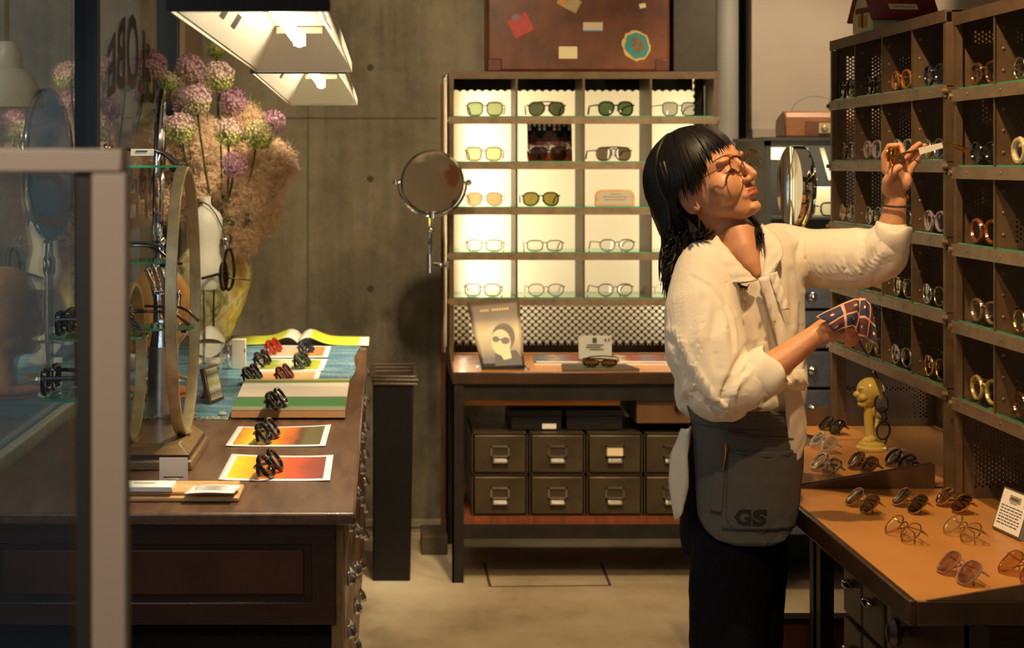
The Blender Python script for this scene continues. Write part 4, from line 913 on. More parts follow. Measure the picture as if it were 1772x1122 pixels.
# ------------------------------------------------------------------ white model boat hull on chocks
bo = thing('model_boat', 'white model boat hull with a bare mast on small white chocks, on the blue cloth', 'model boat', on(362,628,ZT))
L = bo.location; s_ = 5.2/F
hull = MB(); rings = []
for z, hw, l in ((.018,.006,.05),(.030,.030,.11),(.050,.047,.15),(.062,.050,.16)):
    rings.append([Vector((x,y,z)) for x, y in [(-hw,-.03),(-hw*.97,.02),(-hw*.8,l*.55),(-hw*.4,l*.9),(0,l),(hw*.4,l*.9),(hw*.8,l*.55),(hw*.97,.02),(hw,-.03)]])
hull.loft(rings); obj('hull', hull, WHITE, bo, bevel=.002)
dk = MB(); Gd = []
for q in range(9):
    f = q/8; hw = .0495*(1-max(0,f-.15)**1.8*1.15); Gd.append([Vector((hw*(k/6-1)+hw*k/6, -.028+.186*f, .0625+.050*math.sin(PI*min(1,f*.9+.1))*(1-(2*k/6-1)**2*.8))) for k in range(7)])
dk.grid(Gd, False); obj('deck', dk, WHITE, bo)
obj('mast', MB().tube([(.008,.05,.10),(.010,.05,.23)], [.0036,.0024]), mat('mast_brown', S(70,36,24), .4), bo)
for y in (-.01,.06): obj('chock', MB().box((-.05,y-.006,.0035), (.05,y+.006,.019)), WHITE, bo)

# ------------------------------------------------------------------ marbled vase, alliums and smoke bush
va = thing('marbled_vase', 'bulbous yellow and green marbled vase at the back of the counter holding the flowers', 'vase', (P(370,0,5.83).x,5.84,ZT))
m, t, b, out = nt('marbled_glass'); n1 = node(t, 'ShaderNodeTexNoise', Scale=7, Detail=7, Distortion=2.2); t.links.new(coords(t), n1.inputs['Vector'])
t.links.new(ramp(t, n1.outputs['Fac'], [(.32,S(190,146,76)),(.42,S(210,182,112)),(.50,S(226,210,156)),(.57,S(180,166,94)),(.62,S(118,116,62)),(.70,S(214,194,128))]), b.inputs['Base Color']); b.inputs['Roughness'].default_value = .18; b.inputs['Coat Weight'].default_value = .3; VASEM = m
prof = [(.040,0),(.052,.004),(.075,.06),(.105,.13),(.128,.20),(.134,.245),(.126,.285),(.098,.325),(.066,.350),(.052,.365),(.056,.378),(.050,.378),(.046,.364),(.058,.345)]
obj('vase_body', MB().lathe(prof, n=48, cap=True), VASEM, va)
VX, VY, VZ = va.location.x, va.location.y, ZT+.36
HM, t, b, out = nt('allium_floret'); at = t.nodes.new('ShaderNodeAttribute'); at.attribute_name = 'tone'
t.links.new(ramp(t, at.outputs['Fac'], [(0,S(140,96,112)),(.35,S(186,146,156)),(.62,S(166,152,116)),(.82,S(156,164,84)),(1,S(128,140,62))]), b.inputs['Base Color']); b.inputs['Roughness'].default_value = .7; b.inputs['Specular IOR Level'].default_value = .2
STEM = mat('flower_stem', S(70,74,44), .6)
def allium(u, v, rp, Y, green, lab, seed):
    rnd = random.Random(seed); c = P(u,v,Y); R_ = rp*Y/F
    o = thing('allium_flower', lab, 'flower', (c.x,c.y,c.z), group='alliums in the marbled vase')
    st = MB(); q = Vector((VX+rnd.uniform(-.03,.03), VY+rnd.uniform(-.03,.03), VZ-.02)); mid = (c+q)/2+Vector(((c.x-q.x)*.18,0,.0)); st.tube([c, c*.7+mid*.3+Vector((0,0,-.02)), mid, q], [.0035,.0035,.004,.004], 6); obj('stem', st, STEM, o, world=True)
    hb = MB(); tones = []; N = 210
    hb.ell((0,0,0), R_*.50, 10, 6); tones += [.35+.4*green]*len(hb.v)
    for k in range(N):
        z = 1-2*(k+.5)/N; a = k*2.39996; d = Vector((math.sqrt(1-z*z)*math.cos(a), math.sqrt(1-z*z)*math.sin(a), z)); d = (d+Vector((rnd.gauss(0,.08),rnd.gauss(0,.08),rnd.gauss(0,.08)))).normalized()
        rr = R_*rnd.uniform(.86,1.06); p = d*rr; e1 = d.orthogonal().normalized(); e2 = d.cross(e1); n0 = len(hb.v)
        tone = min(1, max(0, .16+green*.66+(.30 if z < -.1 else 0)*green*1.6+rnd.gauss(0,.09)-.25*(1-green)*max(0,z)))
        for j in range(5):
            aa = 2*PI*j/5+k; w = e1*math.cos(aa)+e2*math.sin(aa); w2 = e1*math.cos(aa+.9)+e2*math.sin(aa+.9); pr = R_*.15
            hb.add([p-d*pr*.3, p+w*pr+d*pr*rnd.uniform(0,.6), p+w2*pr*.7+d*pr*.3], [(0,1,2)])
        e1 = e1*.012*R_; hb.add([d*R_*.4-e1*1.2, d*R_*.4+e1*1.2, p+e1, p-e1], [(0,1,2,3)])
        tones += [tone]*(len(hb.v)-n0)
    ho = obj('flower_head', hb, HM, o, smooth=0); A = ho.data.attributes.new('tone', 'FLOAT', 'POINT'); A.data.foreach_set('value', tones[:len(ho.data.vertices)])
ALL = [(265,112,25,5.72,.25,'purple allium at the upper left, right in front of the dark window post'),(292,141,18,5.66,.75,'small pale green allium tucked under the upper left purple one'),
 (328,119,25,5.7,.3,'dusky pink allium highest between window post and lamp'),(379,132,26,5.6,.55,'purple and green allium just under the corner of the ceiling lamp'),(375,86,16,5.8,.95,'small lime allium peeping out behind the near ceiling lamp'),
 (340,173,26,5.55,.45,'mauve allium with green underside below the highest pink one'),(356,146,17,5.75,.4,'small mauve allium squeezed between three larger ones'),(312,222,26,5.45,.55,'purple allium with green base hanging lowest on the left'),
 (320,190,20,5.66,.1,'bright pink allium behind the lowest left purple head'),(402,176,25,5.8,.08,'wide pink allium half behind the smoke bush'),(396,229,24,5.5,.6,'purple green allium in the middle of the smoke bush'),
 (446,233,25,5.5,.82,'cream green allium right of the middle, before the smoke bush'),(474,211,20,5.6,.12,'rose pink allium farthest right against the concrete'),(405,286,22,5.45,.0,'deep violet allium set low in the smoke bush'),
 (504,290,13,5.7,.15,'small mauve allium at the right rim of the smoke bush'),(262,208,20,5.85,.85,'greenish allium low at the left beside the mirror'),(285,215,16,5.8,.7,'small tan green allium next to the mirror edge'),(352,255,16,5.9,.2,'small dusky allium deep inside the smoke bush'),(300,165,15,5.9,.4,'faded little allium behind the upper left heads')]
for k, (u, v, r, Y, g, lab) in enumerate(ALL): allium(u, v, r, Y, g, lab, 100+k)
SMK_M = mat('smoke_bush_haze', S(208,172,132), .9, var=.12, scale=9); 
def plume(u, v, ru, rv, Y, lab, seed, N=5200):
    rnd = random.Random(seed); c = P(u,v,Y); k = Y/F; R3 = Vector((ru*k, .085, rv*k))
    o = thing('smoke_bush_plume', lab, 'plant', c, group='smoke bush plumes in the marbled vase')
    st = MB(); q = Vector((VX+rnd.uniform(-.02,.02),VY,VZ)); st.tube([c,(c*.5+q*.5)+Vector((0,0,.02)),q], .003, 5)
    for j in range(26):
        d = Vector((rnd.gauss(0,1),rnd.gauss(0,1),rnd.gauss(0,1))).normalized(); e = Vector((d.x*R3.x,d.y*R3.y,d.z*R3.z))*.85; st.tube([c, c+e*.5+Vector((0,0,.006)), c+e], [.0016,.001,.0006], 4)
    obj('twigs', st, mat('twig_brown', S(120,84,56), .8) if 'twig_brown' not in bpy.data.materials else bpy.data.materials['twig_brown'], o, world=True)
    hz = MB()
    for j in range(N):
        d = Vector((rnd.gauss(0,1),rnd.gauss(0,1),rnd.gauss(0,1))).normalized(); rr = rnd.random()**.42*(1+.22*noise.noise(d*2.2+Vector((seed,0,0))))
        p = Vector((d.x*R3.x,d.y*R3.y,d.z*R3.z))*rr; e = Vector((rnd.gauss(0,1),rnd.gauss(0,1),rnd.gauss(0,1)+.2)).normalized()*rnd.uniform(.012,.026); w = e.orthogonal().normalized()*.00075
        hz.add([p-w, p+w, p+e], [(0,1,2)])
        for _ in range(2):
            e2 = (e+Vector((rnd.gauss(0,.012),rnd.gauss(0,.012),rnd.gauss(0,.012)))); p2 = p+e*rnd.uniform(.3,.7); hz.add([p2-w*.8, p2+w*.8, p2+e2*.6], [(0,1,2)])
    ho = obj('haze', hz, SMK_M, o, smooth=0); ho['kind'] = 'stuff'
for a in [(280,262,52,48,5.8,'tan smoke bush plume behind the mirror edge at the left of the bouquet',1),(352,250,50,52,5.78,'smoke bush plume in the centre behind the mauve alliums',2),(418,222,44,46,5.84,'pale smoke bush plume rising behind the cream green allium',3),
          (462,290,52,50,5.66,'large sunlit smoke bush plume at the right shoulder of the bouquet',4),(438,362,58,56,5.62,'broad smoke bush plume bulging over the right of the vase',5),(412,412,38,30,5.6,'drooping smoke bush tip hanging over the vase rim',6),
          (298,340,56,54,5.86,'shadowy smoke bush plume behind the brass hoop',7),(370,320,56,50,5.80,'smoke bush plume behind the neck of the white bust',8)]: plume(*a)
lf = MB(); rnd = random.Random(5)
for k in range(34):
    p = P(398+rnd.gauss(0,12),384+rnd.gauss(0,14),5.56+rnd.gauss(0,.03)); d = Vector((rnd.gauss(0,1),rnd.gauss(0,.6),rnd.gauss(0,1))).normalized(); w = d.orthogonal().normalized(); l = .028
    lf.add([p, p+d*l*.5+w*l*.3, p+d*l, p+d*l*.5-w*l*.3], [(0,1,2,3)])
lg = thing('leafy_sprig', 'small sprig of dark green leaves under the smoke bush beside the bust', 'plant', P(398,390,5.6))
obj('leaves', lf, mat('leaf_green', S(52,64,30), .6), lg, world=True, smooth=0); obj('stem', MB().tube([P(398,384,5.58), P(392,410,5.7), Vector((VX,VY,VZ))], .003, 5), STEM, lg, world=True)

# ------------------------------------------------------------------ acrylic blocks and small frame on the cloth
def block(u0, u1, v0, v1, dep, name, lab, mt, extra=None):
    a = on(u0,v1,ZT+.003); c = on(u1,v1,ZT+.003); h = (v1-v0)*a.y/F
    return mono(name, MB().box((a.x,a.y,ZT+.0045), (c.x,a.y+dep,ZT+h)), mt, lab, 'block', bevel=.0015)
block(381,394,594,665,.05,'acrylic_block','clear acrylic block standing left of the white one on the cloth',ACRYL)
wb = block(401,425,586,640,.028,'white_block','white acrylic block standing right of the clear one on the cloth',WHITE)
a = on(416,640,ZT+.003); obj('block_print', MB().box((a.x+.012,a.y-.0006,ZT+.055), (a.x+.015,a.y-.0002,ZT+.066)), INK, wb, smooth=0)
block(374,382,562,590,.02,'small_acrylic_block','small clear block beside the vase foot',ACRYL)
sf = thing('framed_print', 'small silver frame with a striped print leaning back on a metal wedge on the cloth', 'frame', on(372,700,ZT+.003))
q0, q1 = on(365,699,ZT+.006), on(388,690,ZT+.006); up2 = P(352,637,q0.y+.035)-q0; q = [q0, q1, q1+up2, q0+up2]
nq = (q[1]-q[0]).cross(q[3]-q[0]).normalized()
if nq.y > 0: nq = -nq
obj('frame_body', MB().loft([[p+nq*.0 for p in q],[p-nq*.012 for p in q]]), mat('copper_silver', S(170,140,110), .25, .9), sf, world=True, bevel=.001)
inset = lambda f, off: [(p+(sum(q, Vector())/4-p)*f)+nq*off for p in q]
obj('print', MB().grid([[inset(.14,.0008)[0]*(1-i/6)*(1-j/6)+inset(.14,.0008)[1]*(i/6)*(1-j/6)+inset(.14,.0008)[2]*(i/6)*(j/6)+inset(.14,.0008)[3]*(1-i/6)*(j/6) for i in range(7)] for j in range(7)]), uvprint('striped_print', [(0,S(180,176,150)),(.2,S(120,110,90)),(.35,S(216,210,190)),(.5,S(170,176,70)),(.65,S(200,200,180)),(.8,S(90,104,60)),(1,S(180,176,150))], .15, 3, axis=1), sf, world=True, smooth=0)
wg = MB(); p0 = on(340,691,ZT+.003); wg.prism([(0,0),(.020,0),(.040,.075),(.034,.078)], .03, Matrix.Translation((p0.x,p0.y+.05,ZT+.0045)) @ Matrix.Rotation(.3, 4, 'Z') @ MX); obj('wedge', wg, SILVER, sf, world=True)

# ------------------------------------------------------------------ ceiling lamps over the counter
REFL = mat('lamp_reflector_white', S(244,240,228), .45)
TUBEM = mat('fluorescent_tube', (1,.95,.85), .5, emit=(1,.84,.58), estr=9)
def strip_lamp(lab, x0, x1, yn, L_, z, tilt):
    o = thing('strip_lamp', lab, 'lamp', ((x0+x1)/2, yn, z), (tilt,0,0), group='strip lamps over the counter'); w = (x1-x0)/2; wi = w*.52; d = .085
    rf = MB()
    def quad(a, b2, c, e): rf.add([a,b2,c,e], [(0,1,2,3)])
    quad((-w,0,0),(-wi,.05,d),(-wi,L_-.13,d),(-w,L_,0)); quad((w,0,0),(wi,.05,d),(wi,L_-.13,d),(w,L_,0)); quad((-wi,.05,d),(wi,.05,d),(wi,L_-.13,d),(-wi,L_-.13,d)); quad((-w,L_,0),(-wi,L_-.13,d),(wi,L_-.13,d),(w,L_,0)); quad((-w,0,0),(-wi,.05,d),(wi,.05,d),(w,0,0))
    obj('reflector', rf, REFL, o, smooth=0, solid=.0015)
    ho = MB(); ho.loft([[Vector(p) for p in ((-w-.003,-.003,-.006),(w+.003,-.003,-.006),(w+.003,L_+.003,-.006),(-w-.003,L_+.003,-.006))], [Vector(p) for p in ((-w-.003,-.003,.016),(w+.003,-.003,.016),(w+.003,L_+.003,.016),(-w-.003,L_+.003,.016))]], cap=False)
    obj('lip', ho, BLACK if False else mat('lamp_lip', S(226,216,190), .4), o, smooth=0, solid=.002)
    obj('front_bar', MB().box((-w-.006,-.012,-.008), (w+.006,-.003,.02)), BLACK, o)
    hs_ = MB().loft([[Vector(p) for p in ((-w,0,.016),(w,0,.016),(w,L_,.016),(-w,L_,.016))], [Vector(p) for p in ((-wi-.01,.03,d+.02),(wi+.01,.03,d+.02),(wi+.01,L_-.08,d+.02),(-wi-.01,L_-.08,d+.02))]]); hs_.f = [f for k, f in enumerate(hs_.f) if not (len(f) == 4 and all(abs(hs_.v[i].z-.016) < 1e-6 for i in f))]
    obj('housing', hs_, mat('lamp_housing', S(60,56,50), .5, .3), o, smooth=0)
    obj('tube', MB().cyl((.0,.06,.050), (.0,L_-.20,.050), .013, 16), TUBEM, o)
    eb = MB(); eb.box((-.05,L_-.205,.068), (.05,L_-.19,.082)).box((-.014,L_-.20,.040), (.014,L_-.188,.072)); obj('tube_holder', eb, mat('holder_cream', S(206,196,170), .5), o)
    for sx in (-1, 1):
        for k in range(4):
            y = .10+.205*k; f = .48; xx = sx*(w+(wi-w)*f); sl = Vector((sx*(wi-w),0,d)).normalized(); nrm_ = Vector((-sx*d,0,(wi-w)*1.0)).normalized()
            if nrm_.z > 0: nrm_ = -nrm_
            c0 = Vector((xx,y,d*f))+nrm_*.0014; hw, hl = .013, .036
            vb = MB().add; q_ = MB(); q_.add([c0-sl*hw+Vector((0,-hl,0)), c0+sl*hw+Vector((0,-hl,0)), c0+sl*hw+Vector((0,hl,0)), c0-sl*hw+Vector((0,hl,0))], [(0,1,2,3)]); obj('vent', q_, mat('vent_dark', S(60,50,36), .7) if 'vent_dark' not in bpy.data.materials else bpy.data.materials['vent_dark'], o, smooth=0, solid=.0006)
    for y in (.25, L_-.3):
        obj('hanger_rod', MB().cyl((0,y,d+.018), (0,y+(2.7-z)*math.tan(-tilt)*0,2.7-z+.02), .005), IRON, o)
    return o
strip_lamp('nearer white strip lamp with black front bar hanging over the counter', -.300, -.085, 2.33, 1.55, 1.70, 0)
strip_lamp('farther white strip lamp hanging over the flowers end of the counter', -.318, -.102, 3.97, 1.56, 1.703, -.0135)
# ------------------------------------------------------------------ eyewear in the perforated shelves
def cubby(unit_y, zoff, k, row, lab, kw, dx=.035, dy=0, rz=-PI/2, nm='eyeglasses'):
    cw = .97/4; Y = unit_y-cw*(k+.5)+dy; glasses(nm, lab, nm, (XR+dx, Y, SHZ[row]+zoff+.0046), rz=rz, group='eyewear in the perforated shelves', **kw)
RW = ('top','second','third','fourth','bottom'); KW = ('farthest','second-farthest','second-nearest','nearest')
far_items = {
 (0,0):('dark grey glasses',dict(fm=BLK,style='square',lens=SMK)),(1,0):('black smoked glasses',dict(fm=BLK,style='panto',lens=SMK)),(2,0):('amber glasses',dict(fm=AMBER,style='round',lens=CLEAR,r=.0032)),(3,0):('midnight blue glasses',dict(fm=NAVY,style='panto',lens=(.5,.55,.62),r=.0034)),
 (0,1):('brown tortoise glasses',dict(fm=TORT,style='panto')),(1,1):('lilac clear glasses',dict(fm=LILAC,style='panto',r=.0034)),(2,1):('silvery clear glasses',dict(fm=CLEARP,style='panto',r=.003)),(3,1):('silver rimmed glasses',dict(fm=SW,style='round',r=.002)),
 (0,2):('gold and silver wire glasses',dict(fm=GW,style='round',r=.0016)),(1,2):('silver wire glasses',dict(fm=SW,style='round',r=.0016)),(2,2):('small silver glasses',dict(fm=SW,style='panto',r=.0018)),(3,2):('rosy clear glasses',dict(fm=LILAC,style='round',r=.0032)),
 (2,3):('gold sunglasses with dark lenses',dict(fm=GW,style='aviator',lens=DK,r=.0018)),(3,3):('dark lensed silver sunglasses',dict(fm=SW,style='round',lens=DK,r=.0018)),
 (0,4):('gold wire round glasses',dict(fm=GW,style='round',r=.0017)),(1,4):('gold tipped glasses',dict(fm=GW,style='panto',r=.0018)),(2,4):('dark-lensed silver sunglasses',dict(fm=SW,style='round',lens=DK,r=.002,lh=.046)),(3,4):('tortoise-lensed gold sunglasses',dict(fm=GW,style='panto',lens=(.12,.06,.04),r=.0022,lh=.046))}
for (k, row), (d_, kw) in far_items.items():
    cubby(4.71, .0016, k, row, '%s in the %s cubby of the %s row, farther perforated shelf' % (d_, KW[k], RW[row]), kw, dx=.012+.004*((k+row) % 2), dy=.008, rz=-PI/2+.04)
near_items = {(0,0):('honey tortoise glasses',dict(fm=TORT,style='panto',r=.0034)),(1,0):('silver edged glasses',dict(fm=SW,style='round',r=.002)),(0,1):('black round glasses',dict(fm=BLK,style='round',r=.0036)),(1,1):('thick cream round glasses',dict(fm=CREAM,style='round',r=.0054,lh=.046)),
 (0,2):('orange tortoise round sunglasses',dict(fm=plastic(S(150,78,24),.3,.6),style='round',lens=DK,r=.0044,lh=.046)),(0,3):('pale brown clear glasses',dict(fm=plastic(S(150,116,92),.5),style='panto',r=.0036,lh=.044)),(1,3):('gold tipped glasses',dict(fm=GW,style='round',r=.0022)),
 (0,4):('gold champagne glasses',dict(fm=plastic(S(206,176,104),.4),style='round',r=.0038,lh=.048)),(1,4):('gold and tortoise glasses',dict(fm=TORT,style='round',r=.0032,lh=.046))}
for (k, row), (d_, kw) in near_items.items():
    cubby(3.685, -.0117, k, row, '%s in the %s cubby of the %s row, nearer perforated shelf' % (d_, KW[k], RW[row]), kw, dx=.022, dy=.0, rz=-PI/2+.08)
# small cases and cards in the cubbies
def case_box(k, row, w, h, mt, lab, dx=.08, dy=0):
    Y = 4.71-.2425*(k+.5)+dy; mono('eyewear_case', MB().box((XR+dx,Y-w/2,SHZ[row]+.0064), (XR+dx+.05,Y+w/2,SHZ[row]+.0064+h)), mt, lab, 'case', bevel=.004)
case_box(1, 3, .16, .035, mat('tan_case', S(190,146,92), .5), 'tan and white eyewear case half under the raised sleeve in the fourth row', .03)
case_box(3, 0, .10, .045, mat('beige_case', S(150,136,116), .5), 'beige eyewear case behind the midnight blue glasses in the top row', .13)

# ------------------------------------------------------------------ eyewear lying on the tan benches
zb1 = ZB+.0012
def on_bench(u, v, lab, kw, rz=-PI/2+.12, tilt=-.75, nm='sunglasses'):
    p = on(u, v, zb1); glasses(nm, lab, nm, (p.x, p.y, zb1), rz=rz, tilt=tilt, folded=True, group='folded eyewear on the tan benches', **kw)
on_bench(1428,748,'dark green sunglasses at the far end of the tan bench by the woman\'s apron tie',dict(style='aviator',fm=BW,lens=G2,r=.0018,lh=.046))
on_bench(1413,780,'clear champagne glasses on the tan bench closest to the shirt tie',dict(style='panto',fm=CLEARP,lens=(.7,.66,.58),r=.003),nm='eyeglasses')
on_bench(1416,820,'silver glasses on the tan bench, left of the three in front of the figurine',dict(style='square',fm=SW,lens=(.5,.46,.42),r=.003),nm='eyeglasses')
on_bench(1480,817,'brown tortoise sunglasses on the tan bench, middle of the three before the figurine',dict(style='panto',fm=TORT,lens=(.16,.14,.06),r=.0032))
on_bench(1545,812,'black sunglasses on the tan bench, right of the three before the figurine',dict(style='round',fm=BLK,lens=SMK,r=.0034))
on_bench(1478,882,'gold aviator sunglasses with blue-grey lenses, far left of the near tan bench',dict(style='aviator',fm=GW,lens=(.16,.15,.17),r=.0015,lh=.046))
on_bench(1560,882,'gold aviator sunglasses with slate lenses, middle of the far row on the near bench',dict(style='aviator',fm=GW,lens=(.12,.12,.14),r=.0015,lh=.046))
on_bench(1636,882,'gold sunglasses with brown lenses, right of the far row on the near bench',dict(style='panto',fm=GW,lens=(.20,.10,.04),r=.0018,lh=.044))
on_bench(1548,932,'gold wire eyeglasses with clear lenses, left of the middle row on the near bench',dict(style='round',fm=GW,lens=CLEAR,r=.0013,lh=.044),nm='eyeglasses')
on_bench(1650,932,'silver gold wire eyeglasses with clear lenses, right of the middle row on the near bench',dict(style='round',fm=metalm(S(220,196,150)),lens=CLEAR,r=.0013,lh=.046),nm='eyeglasses')
on_bench(1642,1002,'rose brown lensed sunglasses nearest the bench corner',dict(style='aviator',fm=plastic(S(190,150,140),.6),lens=(.40,.28,.24),r=.0016,lh=.048))
on_bench(1750,1002,'amber lensed rimless sunglasses at the right picture edge on the bench',dict(style='aviator',fm=metalm(S(200,150,90)),lens=(.62,.36,.12),r=.0013,lh=.050))
# white framed card at the right
fc = thing('framed_card', 'white printed card in a silver frame leaning at the right end of the near bench', 'card', on(1745,925,zb1))
q0, q1 = on(1716,913,zb1+.002), on(1764,935,zb1+.002); up2 = P(1738,841,q0.y+.03)-q0; q = [q0, q1, q1+up2, q0+up2]
nq2 = (q[1]-q[0]).cross(q[3]-q[0]).normalized()
if nq2.y > 0: nq2 = -nq2
obj('frame_body', MB().loft([[p for p in q],[p-nq2*.012 for p in q]]), mat('frame_silver', S(176,160,130), .2, .9), fc, world=True, bevel=.001)
cen = sum(q, Vector())/4; ins = [p+(cen-p)*.09+nq2*.0008 for p in q]
pb_ = MB(); pb_.add(ins, [(0,1,2,3)]); obj('card_face', pb_, PAPER, fc, world=True, smooth=0)
bil = lambda x, y, o=.0014: (ins[0]*(1-x)+ins[1]*x)*(1-y)+(ins[3]*(1-x)+ins[2]*x)*y+nq2*(o-.0008)
tx = MB()
def rect(mb, x0, y0, x1, y1, o=.0014): mb.add([bil(x0,y0,o),bil(x1,y0,o),bil(x1,y1,o),bil(x0,y1,o)], [(0,1,2,3)])
rnd = random.Random(2)
for k in range(7):
    x = .08
    while x < .85: w = rnd.uniform(.05,.14); rect(tx, x, .14+.075*k, min(.9,x+w), .165+.075*k); x += w+.03
rect(tx, .36,.70,.62,.715)
obj('card_text', tx, INK, fc, world=True, smooth=0); lb = MB(); rect(lb, .30,.74,.74,.90); obj('logo_block', lb, mat('logo_grey', S(150,140,126), .6), fc, world=True, smooth=0)
lb = MB(); 
for k in range(7): rect(lb, .36+.045*k,.79,.39+.045*k,.85,.0019)
obj('logo_letters', lb, INK, fc, world=True, smooth=0); rd = MB(); rect(rd, .88,.72,.92,.78); obj('red_mark', rd, mat('red_mark', S(190,40,30), .6), fc, world=True, smooth=0)
mono('black_bottle', MB().lathe([(.012,0),(.013,.004),(.013,.05),(.006,.058),(.006,.07)], on(1790,912,zb1)), BLACK, 'slim black bottle behind the framed card at the right edge', 'bottle')
# yellow grinning figurine holding eyeglasses
fg = thing('ceramic_figurine', 'yellow glazed grinning bald figurine on a round base on the tan bench', 'figurine', on(1508,778,zb1))
YEL = mat('yellow_glaze', S(206,178,84), .22, coat=.4); k_ = fg.location.y/F
b_ = MB().lathe([(.042,0),(.043,.006),(.040,.010),(.038,.011),(.037,.017),(.030,.021),(.012,.024)], n=40, sx=.9); obj('base', b_, YEL, fg)
h = MB(); h.cap([(-.004,0,.02),(-.006,0,.05),(-.008,0,.085),(-.006,0,.115)], [.012,.0115,.012,.012]); h.cap([(-.02,-.004,.022),(-.008,-.002,.026)], [.008,.009]); h.cap([(.0,-.012,.028),(-.012,-.018,.024)], [.008,.007])
h.cap([(.004,-.004,.105),(.014,-.010,.085),(.008,-.016,.06)], [.0075,.007,.006])
h.ell((-.002,0,.152), (.036,.033,.034), 20, 14); h.ell((-.010,0,.134), (.028,.026,.024), 18, 12)
h.ell((-.039,-.004,.143), (.010,.008,.008)); h.ell((-.028,-.020,.136), (.010,.008,.008)); h.ell((-.028,.014,.136), (.010,.008,.008)); h.ell((-.030,-.014,.160), (.010,.009,.005)); h.ell((-.024,-.006,.118), (.014,.014,.008)); h.ell((.016,-.030,.142), (.006,.004,.009))
hm = fuse(h, .0022, 3); obj('body', hm, YEL, fg)
ft = MB(); ft.tube([(-.0375,.002,.128),(-.034,-.012,.124),(-.026,-.020,.127),(-.016,-.025,.134)], .0016, 6); obj('grin', ft, mat('grin_line', S(120,92,36), .4), fg)
ft = MB(); ft.tube([(-.033,-.014,.150),(-.028,-.020,.153),(-.020,-.025,.151)], .0013, 6); obj('eye_line', ft, bpy.data.materials['grin_line'], fg)
# upright navy glasses on the figurine: one lens above the other
Mg = Matrix.Rotation(math.radians(22), 4, 'Z') @ Matrix.Rotation(math.radians(-84), 4, 'Y')
p = P(1520,716,fg.location.y-.035)
glasses('eyeglasses', 'navy blue eyeglasses hung upright on the yellow figurine', 'eyeglasses', p+Vector((-.008,0,-.012)), M=Matrix.Rotation(.35, 4, 'Z') @ Matrix.Rotation(math.radians(86), 4, 'Y'), style='round', fm=plastic(S(24,28,44)), lens=(.80,.84,.92), r=.0026, lw=.046, lh=.040, W_=.128, spread=.16, rest=False)
mono('price_tag', MB().box((-.014,-.022,0), (.014,.018,.001), Matrix.Translation(on(1551,778,zb1)) @ Matrix.Rotation(.5, 4, 'Z')), PAPER, 'tiny white price tag on the bench right of the yellow figurine', 'tag')
# chrome vanity mirror on the tan bench, half behind the shoulder
vm = thing('vanity_mirror', 'round chrome vanity mirror standing between the woman and the dark cabinet', 'mirror', (P(1385,0,4.45).x,4.45,ZB+.001))
c = P(1368,322,4.45)-vm.location; Rv = 69*4.45/F; Mv = Matrix.Rotation(math.radians(-85), 4, 'Z')
obj('mirror_face', MB().lathe([(Rv*.985,0),(Rv*.6,.001),(.001,.0015)], c, 48, M=Mv @ Matrix.Rotation(PI/2, 4, 'X')), MIRROR, vm)
obj('rim', MB().lathe([(Rv*.985,.002),(Rv,.003),(Rv*1.02,-.006),(Rv*1.02,-.028),(Rv*.96,-.036),(Rv*.3,-.044),(.001,-.045)], c, 48, M=Mv @ Matrix.Rotation(PI/2, 4, 'X')), CHROME, vm)
yk = MB(); dv = Mv @ Vector((1,0,0)); bk_ = Mv @ Vector((0,.018,0)); yk.tube([c+bk_+dv*1.08*Rv*math.cos(a)+Vector((0,0,1.08*Rv*math.sin(a))) for a in [-PI*k/20 for k in range(21)]], .006, 8)
for s_ in (-1,1): yk.ell(c+bk_+dv*1.06*Rv*s_, .011)
yk.cyl(c+bk_+Vector((0,0,-1.08*Rv)), Vector((c.x+bk_.x,c.y+bk_.y,.02)), .008); obj('yoke', yk, CHROME, vm)
obj('base', MB().lathe([(.075,0),(.075,.008),(.03,.016),(.010,.03)], (c.x+bk_.x,c.y+bk_.y,0), 36), CHROME, vm)

# ------------------------------------------------------------------ dark cabinet behind, wooden case on it
cb = thing('dark_cabinet', 'tall dark grey cabinet with lit display opening and drawers behind the woman\'s raised arm', 'cabinet', (1.5,5.72,0))
CABM = mat('charcoal_cabinet', S(74,72,66), .5, .2, var=.15, scale=5); zt = 1.574; xl = P(1325,0,5.72).x
sh_ = MB().box((xl,5.72,0), (xl+.018,6.22,zt)).box((1.80,5.72,0), (1.818,6.22,zt)).box((xl-.01,5.71,zt-.012), (1.828,6.22,zt)).box((xl,6.20,0), (1.818,6.22,zt)).box((xl,5.73,1.05), (1.818,6.20,1.07)).box((xl,5.72,zt-.03), (1.818,5.74,zt-.012))
obj('carcass', sh_, CABM, cb, world=True)
obj('display_shelf', MB().box((xl+.018,5.76,P(0,374,5.8).z-.01), (1.80,6.20,P(0,374,5.8).z-.002)), CABM, cb, world=True)
zs = P(0,505,5.0).z
for k, (v0, v1) in enumerate(((492,534),(538,603),(608,670),(675,736),(742,830),(836,925))):
    z1, z0 = P(0,v0,5.72).z, P(0,v1,5.72).z; d_ = obj('drawer', MB().box((xl+.02,5.712,z0), (1.798,6.15,z1)), mat('slate_drawer', S(86,88,96), .4, .3, var=.2) if k == 0 else bpy.data.materials['slate_drawer'], cb, world=True, bevel=.003)
    for xk_ in (P(1405,0,5.70).x,1.66): obj('knob', MB().ell((xk_,5.694,(z0+z1)/2), (.017,.012,.017)).cyl((xk_,5.697,(z0+z1)/2), (xk_,5.714,(z0+z1)/2), .006), CHROME, d_, world=True)
LITP = mat('lit_white_card', S(226,216,176), .6)
